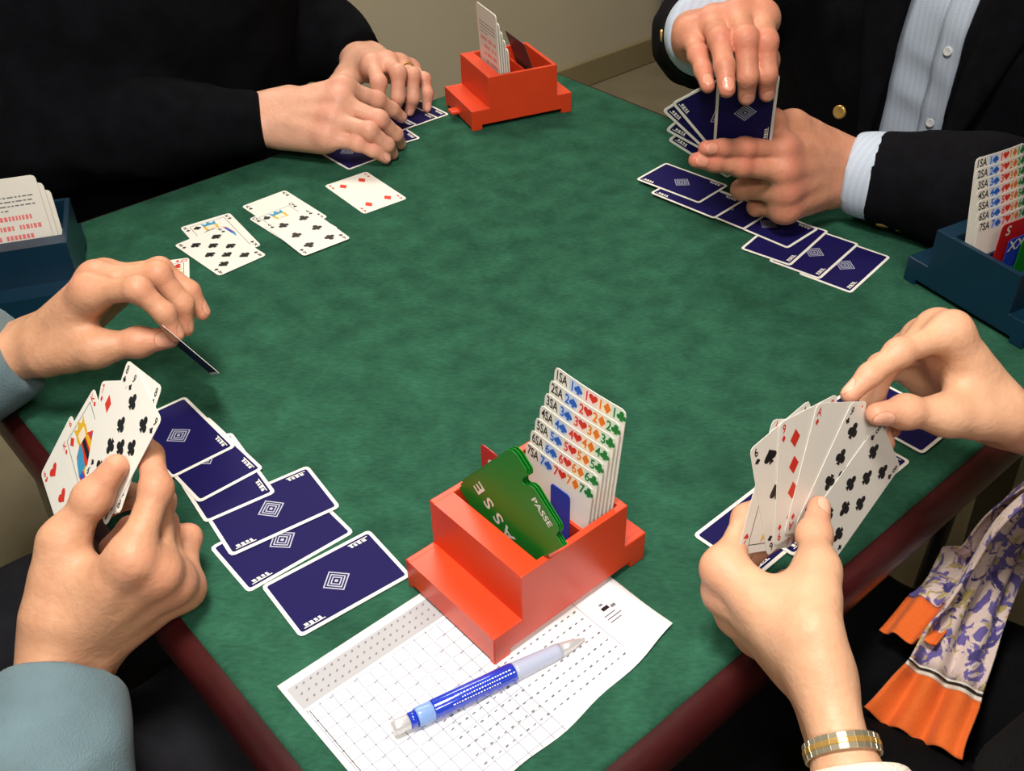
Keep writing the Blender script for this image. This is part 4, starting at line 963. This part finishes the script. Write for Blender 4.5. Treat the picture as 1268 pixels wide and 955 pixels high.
person('person in a grey blue sweater with a fan of cards, dropping a card', uw(-.24, .62, -TZ), EU, EV, None, SK_W,
       {'W_right': (W_EL_R, W_SH_R), 'W_left': (W_EL_L, W_SH_L)}, M_HAIRG, cloth_w, W_CH, W_HIP, uw(-.10, .62, .46), .98, .0014)

# ---- person with the scarf (near right)
S_EL_L = at(1105, 1190, .01); S_EL_R = at(1520, 640, .05); S_SH_L, S_SH_R = uw(.50, -.04, .24), uw(.80, .0, .24)
S_CH, S_HIP = uw(.635, .0, .13), uw(.635, -.11, -.20)
def cloth_s(root):
    fs = [wrinkle(torso(S_CH, S_HIP, EU, .17, .115, .066), .006, 34, 31)]; allp = [S_CH, S_HIP, S_EL_L, S_EL_R, S_SH_L, S_SH_R]
    wl = joint('S_left', 'w'); ax = nrm(S_EL_L - wl); cu = wl + ax * .048
    wr = joint('S_right', 'w'); axr = nrm(S_EL_R - wr); cr = wr + axr * .05
    iv = sleeve([cu, cu + ax * .04, cu + ax * .065], [.030, .034, .036], -ax, folds=.002, ffreq=80, seed=32)
    bs = sleeve([cu + ax * .055, cu + ax * .07, S_EL_L, S_SH_L], [.041, .043, .050, .058], -ax, folds=.003, ffreq=80, seed=34)
    bl = sleeve([cr, cr + axr * .05, S_EL_R, S_SH_R], [.037, .042, .050, .060], -axr, folds=.003, ffreq=80, seed=33, inner=.003)
    sdf_obj('cuff', iv, [cu, cu + ax * .065], .06, .003, M_IVORY, root)
    sdf_obj('cardigan', lambda P: np.minimum(bs(P), bl(P)), [cu, S_EL_L, S_SH_L, cr, S_EL_R, S_SH_R], .08, .0045, M_BLACKT, root)
    sdf_obj('waistcoat', fs[0], [S_CH, S_HIP], .26, .006, M_BLACKT, root); legs(root, S_HIP - EU * .05, nrm(EV - .22 * EU), EU, M_BLACKT, 'trousers', .40, .07, seed=14)
person('person with an orange and purple scarf holding a fan of cards', uw(.635, -.11, -TZ), EV, EU, None, SK_S,
       {'S_left': (S_EL_L, S_SH_L), 'S_right': (S_EL_R, S_SH_R)}, M_HAIRD, cloth_s, S_CH, S_HIP, uw(.635, .03, .44), .92, .0014, .17, .82)

# ------------------------------------------------------------------ wrist watch
wl = joint('S_left', 'w'); ax = nrm(S_EL_L - wl); c = wl + ax * .036; D = HANDS['S_left']; lr = np.cross(nrm(D['d']), nrm(D['x'])) * -1; lr = nrm(lr - ax * (lr @ ax)); dv_ = np.cross(ax, lr)
watch = empty('wrist_watch', c, 'gold and steel link bracelet watch on the scarf wearers wrist', 'watch')
mb = MB(); mb2 = MB(); n = 30
for i in range(n):
    a = 2 * math.pi * i / n; p = c + lr * .0268 * math.cos(a) + dv_ * .0200 * math.sin(a); t = nrm(-lr * .0268 * math.sin(a) + dv_ * .0200 * math.cos(a)); nn = np.cross(t, ax)
    mb.box(p, t, ax, nn, (-.0025, -.0046, -.001), (.0025, .0046, .001), M_STEEL, .0005)
    mb2.box(p, t, ax, nn, (-.0026, -.0016, -.0014), (.0026, .0016, .0014), M_GOLD, .0005)
br = mb.build('bracelet', watch); mb2.build('centre_links', br)
db = nrm(c - CAM); db = nrm(db - ax * (db @ ax)); p = c + db * .0225
mb = MB(); q0 = nrm(p - c); mb.tube([p - q0 * .001, p + q0 * .004, p + q0 * .0055], [.0135, .0135, .012], M_STEEL, 24); mb.build('watch_case', watch)

# ------------------------------------------------------------------ scarf
def scarf_mat():
    m = mat('scarf_print', srgb(214, 196, 186), .7, .2, bump=.3, bscale=500, sheen=.1); nt = m.node_tree; N, L = nt.nodes, nt.links; tc = next(n for n in N if n.type == 'TEX_COORD')
    def noise(sc, stretch):
        mp = N.new('ShaderNodeMapping'); mp.inputs['Scale'].default_value = stretch; n = N.new('ShaderNodeTexNoise'); n.inputs['Scale'].default_value = sc; n.inputs['Detail'].default_value = 3; n.inputs['Distortion'].default_value = 1.2
        L.new(tc.outputs['Object'], mp.inputs[0]); L.new(mp.outputs[0], n.inputs['Vector']); return n.outputs[0]
    def step(s, a, b):
        r = N.new('ShaderNodeMapRange'); r.inputs['From Min'].default_value = a; r.inputs['From Max'].default_value = b; L.new(s, r.inputs[0]); return r.outputs[0]
    def mix(f, a, b):
        x = N.new('ShaderNodeMixRGB'); L.new(f, x.inputs[0])
        for i, c in ((1, a), (2, b)):
            if isinstance(c, tuple): x.inputs[i].default_value = (*c, 1)
            else: L.new(c, x.inputs[i])
        return x.outputs[0]
    c = mix(step(noise(70, (1, 1, .6)), .52, .56), srgb(216, 196, 188), srgb(104, 92, 156))
    c = mix(step(noise(90, (1, 1.4, .5)), .57, .61), c, srgb(178, 160, 104))
    c = mix(step(noise(60, (.8, 1, 1)), .62, .66), c, srgb(70, 62, 120))
    L.new(c, N['Principled BSDF'].inputs['Base Color']); return m
M_SCARF = scarf_mat(); M_SCARFO = mat('scarf_orange', srgb(222, 104, 40), .7, .2, var=.08, vscale=40, bump=.3, bscale=500, sheen=.1); M_SCARFW = mat('scarf_white', srgb(220, 210, 196), .7)
scarf = empty('scarf', at(1150, 930, -.13), 'orange silk scarf with purple floral print hanging from the scarf wearers neck', 'scarf')
def ribbon(path, wid, side, amp, nf, ph, t0, t1, name, m, parent, n=34, k=26, lift=0.0):
    P = [np.asarray(q, float) for q in path]; seg_ = len(P) - 1
    def cen(t):
        s = min(max(t, 0), .9999) * seg_; i = int(s); f = s - i; p0 = P[max(i - 1, 0)]; p1 = P[i]; p2 = P[i + 1]; p3 = P[min(i + 2, seg_)]
        return .5 * (2 * p1 + (p2 - p0) * f + (2 * p0 - 5 * p1 + 4 * p2 - p3) * f * f + (3 * p1 - p0 - 3 * p2 + p3) * f ** 3)
    rows = []
    for i in range(n + 1):
        t = t0 + (t1 - t0) * i / n; c = cen(t); d = nrm(cen(t + .02) - cen(t - .02)); s = nrm(side - d * (side @ d)); nn = np.cross(d, s)
        w = wid(t); rows.append([c + s * w * x + nn * (amp * math.sin(nf * math.pi * x + ph + 2.5 * t) * (.35 + .65 * w / .06) - .25 * w * x * x + lift) for x in np.linspace(-1, 1, k)])
    mb = MB(); mb.grid(rows, m, True); o = mb.build(name, parent); md = o.modifiers.new('thick', 'SOLIDIFY'); md.thickness = .0016; return o
front = [at(1131, 915, -.105), at(1165, 850, -.09), at(1195, 770, -.06), at(1232, 690, -.01), at(1275, 620, .05), uw(.605, .128, .14), uw(.61, .105, .22), uw(.625, .03, .30), uw(.64, -.06, .31)]
side = nrm(CR * .85 + CU * .45)
wf = lambda t: .026 + .010 * max(0, 1 - t * 6.6) + .004 * t
ribbon(front, wf, side, .007, 2.6, .4, .0, .128, 'orange_end', M_SCARFO, scarf, 14)
ribbon(front, wf, side, .007, 2.6, .4, .128, .146, 'border_stripe', M_SCARFW, scarf, 4)
ribbon(front, wf, side, .007, 2.6, .4, .137, .1405, 'stitching', M_BLACK, scarf, 2, 26, .0012); ribbon(front, wf, side, .007, 2.6, .4, .137, .1405, 'stitching', M_BLACK, scarf, 2, 26, -.0026)
ribbon(front, wf, side, .007, 2.6, .4, .146, 1., 'printed_length', M_SCARF, scarf, 44)
rear = [at(1124, 792, -.078), at(1161, 748, -.072), at(1210, 690, -.06), at(1262, 610, .01), uw(.64, .13, .13), uw(.655, .105, .21), uw(.665, .03, .295), uw(.65, -.06, .305)]
wr_ = lambda t: .024 + .002 * t
ribbon(rear, wr_, side, .006, 2.2, 1.4, .0, .14, 'orange_end', M_SCARFO, scarf, 12)
ribbon(rear, wr_, side, .006, 2.2, 1.4, .14, 1., 'printed_length', M_SCARF, scarf, 36)

# ------------------------------------------------------------------ cards held in the hands
def plane_frame(n):
    n = nrm(n); ex = nrm(np.cross(EZ, n)); return n, ex, np.cross(n, ex)
def held(label, group, n, O, t, lift, top, under, bend=0.0):
    n, ex, ey = plane_frame(n); a = math.cos(t) * ex + math.sin(t) * ey; b = -math.sin(t) * ex + math.cos(t) * ey
    mb = MB(); card_mesh(mb, O + n * lift, a, b, n, top, under, bend=bend); return tag(recenter(mb.build('playing_card', weld=False)), label, 'card', group)
def corner_pose(n, o, cpx, dpx, cx, cy, dsign):
    """pose of a card in plane (n,o): corner at pixel cpx; its long axis runs along cpx->dpx (dsign +1 up, -1 down)"""
    nn, ex, ey = plane_frame(n); A = on_plane(cpx, nn, o); B = on_plane(dpx, nn, o); b = nrm(B - A) * dsign
    a = np.cross(b, nn); t = math.atan2(a @ ey, a @ ex); return A - a * cx * CW / 2 - b * cy * CL / 2, t
# fan of the person with the scarf
nS = np.array([.617, -.76, .205]); oS = np.array([.194, .4865, .0798 + TZ]); nS, exS, eyS = plane_frame(nS)
c6, t6 = np.array([.0436, -.0183]), math.radians(-64); c2, t2 = np.array([-.023, .0277]), math.radians(7.7)
Rm = lambda t: np.array([[math.cos(t), -math.sin(t)], [math.sin(t), math.cos(t)]])
q = np.linalg.solve(Rm(t2) - Rm(t6), c6 - c2); piv = c2 + Rm(t2) @ q
gF = 'cards in the scarf wearers fan'
c1, t1 = corner_pose(nS, oS, (917, 690), (941, 600), -1, -1, 1)
held('lowest card of the scarf wearers fan with a red index at its corner', gF, nS, c1, t1, -.0030, face_print(11, 'H'), BACKP)
for k, (deg, r, su, lab) in enumerate(((7.7, 6, 'S', 'six of spades at the left of the scarf wearers fan'), (-6, 9, 'D', 'diamond card with three pips showing in the scarf wearers fan'),
        (-24, 1, 'D', 'narrow strip of a red ace in the middle of the scarf wearers fan'), (-43, 9, 'C', 'rear club card second from the right in the scarf wearers fan'), (-64, 8, 'C', 'eight of clubs at the front of the scarf wearers fan'))):
    t = math.radians(deg); c = piv - Rm(t) @ q; O = oS + exS * c[0] + eyS * c[1]; held(lab, gF, nS, O, t, -.0024 + .0007 * k, face_print(r, su), BACKP, .0)
# fan of the player in grey blue
nW = np.array([-.685, -.439, .582]); oW = np.array([-.2597, .5181, .1051 + TZ]); nW, exW, eyW = plane_frame(nW); gF = 'cards in the fan of the player in grey blue'
for k, (x, y, deg, r, su, lab) in enumerate(((-.0486, -.0572, 83.6, 6, 'H', 'heart card lowest in the left fan'), (-.0348, -.028, 78.2, 13, 'D', 'colourful court card in the left fan'),
        (-.0166, -.0038, 31.5, 7, 'D', 'diamond card in the middle of the left fan'), (-.0035, .0123, 12.2, 8, 'C', 'club card whose top corner rises highest in the left fan'), (.0007, .0059, -4.6, 9, 'C', 'front club card under the thumb of the left fan'))):
    held(lab, gF, nW, oW + exW * x + eyW * y, math.radians(deg), -.0028 + .0007 * k, face_print(r, su), BACKP)
# fan of the person in the suit, backs to the camera
nE = nrm(np.array([.308, -.89, -.335])); oE = np.array([.2033, .9467, .1188 + TZ]); gF = 'cards in the fan of the person in the suit'
pkE = (joint('E_right', 'm3') + joint('E_right', 'i3')) / 4 + joint('E_right', 't3') / 2; qE = joint('E_left', 'i1') + nrm(joint('E_left', 'i1') - CAM) * .014; nU = nrm(np.cross(CR, pkE - qE)); nU = nU * np.sign(nU @ (CAM - pkE))
O, t = corner_pose(nU, pkE, (966, 92), (955, 180), 1, 1, -1)
held('upright navy card being pulled from the fan by the person in the suit', gF, nU, O, t, .0, BACK, face_print(5, 'S'))
for k, (cpx, dpx, lab) in enumerate((((831.6, 129), (870, 174.6), 'first dark card left of the upright card in the suited persons fan'), ((820, 139), (868, 183.7), 'second dark card left of the upright card in the suited persons fan'),
        ((824, 164), (868, 188), 'third dark card in the fan of the person in the suit'), ((827, 177), (868, 203), 'lowest dark card in the fan of the person in the suit'))):
    O, t = corner_pose(nU, pkE, cpx, dpx, -1, 1, -1); held(lab, gF, nU, O, t, -.0016 - .0007 * k, BACK, face_print(7 + k, 'HDSC'[k]))
# the card just being dropped, almost edge-on to the camera
pk = (joint('W_left', 'i3') + joint('W_left', 't3')) / 2; vd = nrm(pk - CAM); ex = nrm((CR * 44 - CU * 37)); ex = nrm(ex - vd * (ex @ vd)); ey = nrm(vd + .06 * np.cross(vd, ex)); en = np.cross(ex, ey)
mb = MB(); card_mesh(mb, pk + ex * .017 + ey * .022, ex, ey, en, face_print(9, 'H'), BACKP)
tag(recenter(mb.build('playing_card', weld=False)), 'card seen edge-on dropping from the fingers of the player in grey blue', 'card')

# ------------------------------------------------------------------ chairs
def chair(label, o, f, l):
    e = empty('chair', o, label, 'chair', 'chairs around the card table')
    mb = MB(); mb.box(o, f, l, EZ, (-.20, -.21, .425), (.22, .21, .465), M_TROUS, .014); mb.build('seat', e)
    mb = MB(); rows = []
    for z in np.linspace(.62, .90, 8): rows.append([o + f * (-.235 - .10 * (z - .45) + .035 * (y / .2) ** 2) + l * y + EZ * z for y in np.linspace(-.2, .2, 13)])
    mb.grid(rows, M_WOODL, True); b = mb.build('backrest', e); md = b.modifiers.new('thick', 'SOLIDIFY'); md.thickness = .014
    for x in (-.18, .20):
        for y in (-.185, .185):
            mb = MB()
            if x < 0: mb.tube([o + f * (-.25) + l * y + EZ * .0, o + f * -.205 + l * y + EZ * .44, o + f * -.215 + l * y * .98 + EZ * .62, o + f * -.248 + l * y * .96 + EZ * .88], .0115, M_DARKM, 10)
            else: mb.tube([o + f * .22 + l * y, o + f * .20 + l * y + EZ * .43], .0115, M_DARKM, 10)
            mb.build('leg', e)
    mb = MB(); mb.box(o, f, l, EZ, (-.19, -.19, .405), (.21, .19, .425), M_DARKM, .004); mb.build('seat_frame', e)
chair('chair of the player in the black sweater', W3(.49, 1.43, 0), -EV, EU)
chair('chair of the person in the dark suit', W3(1.34, .58, 0), -EU, EV)
chair('chair of the player in the grey blue sweater', W3(-.25, .62, 0), EU, EV)
chair('chair of the person with the scarf', W3(.635, -.13, 0), EV, EU)
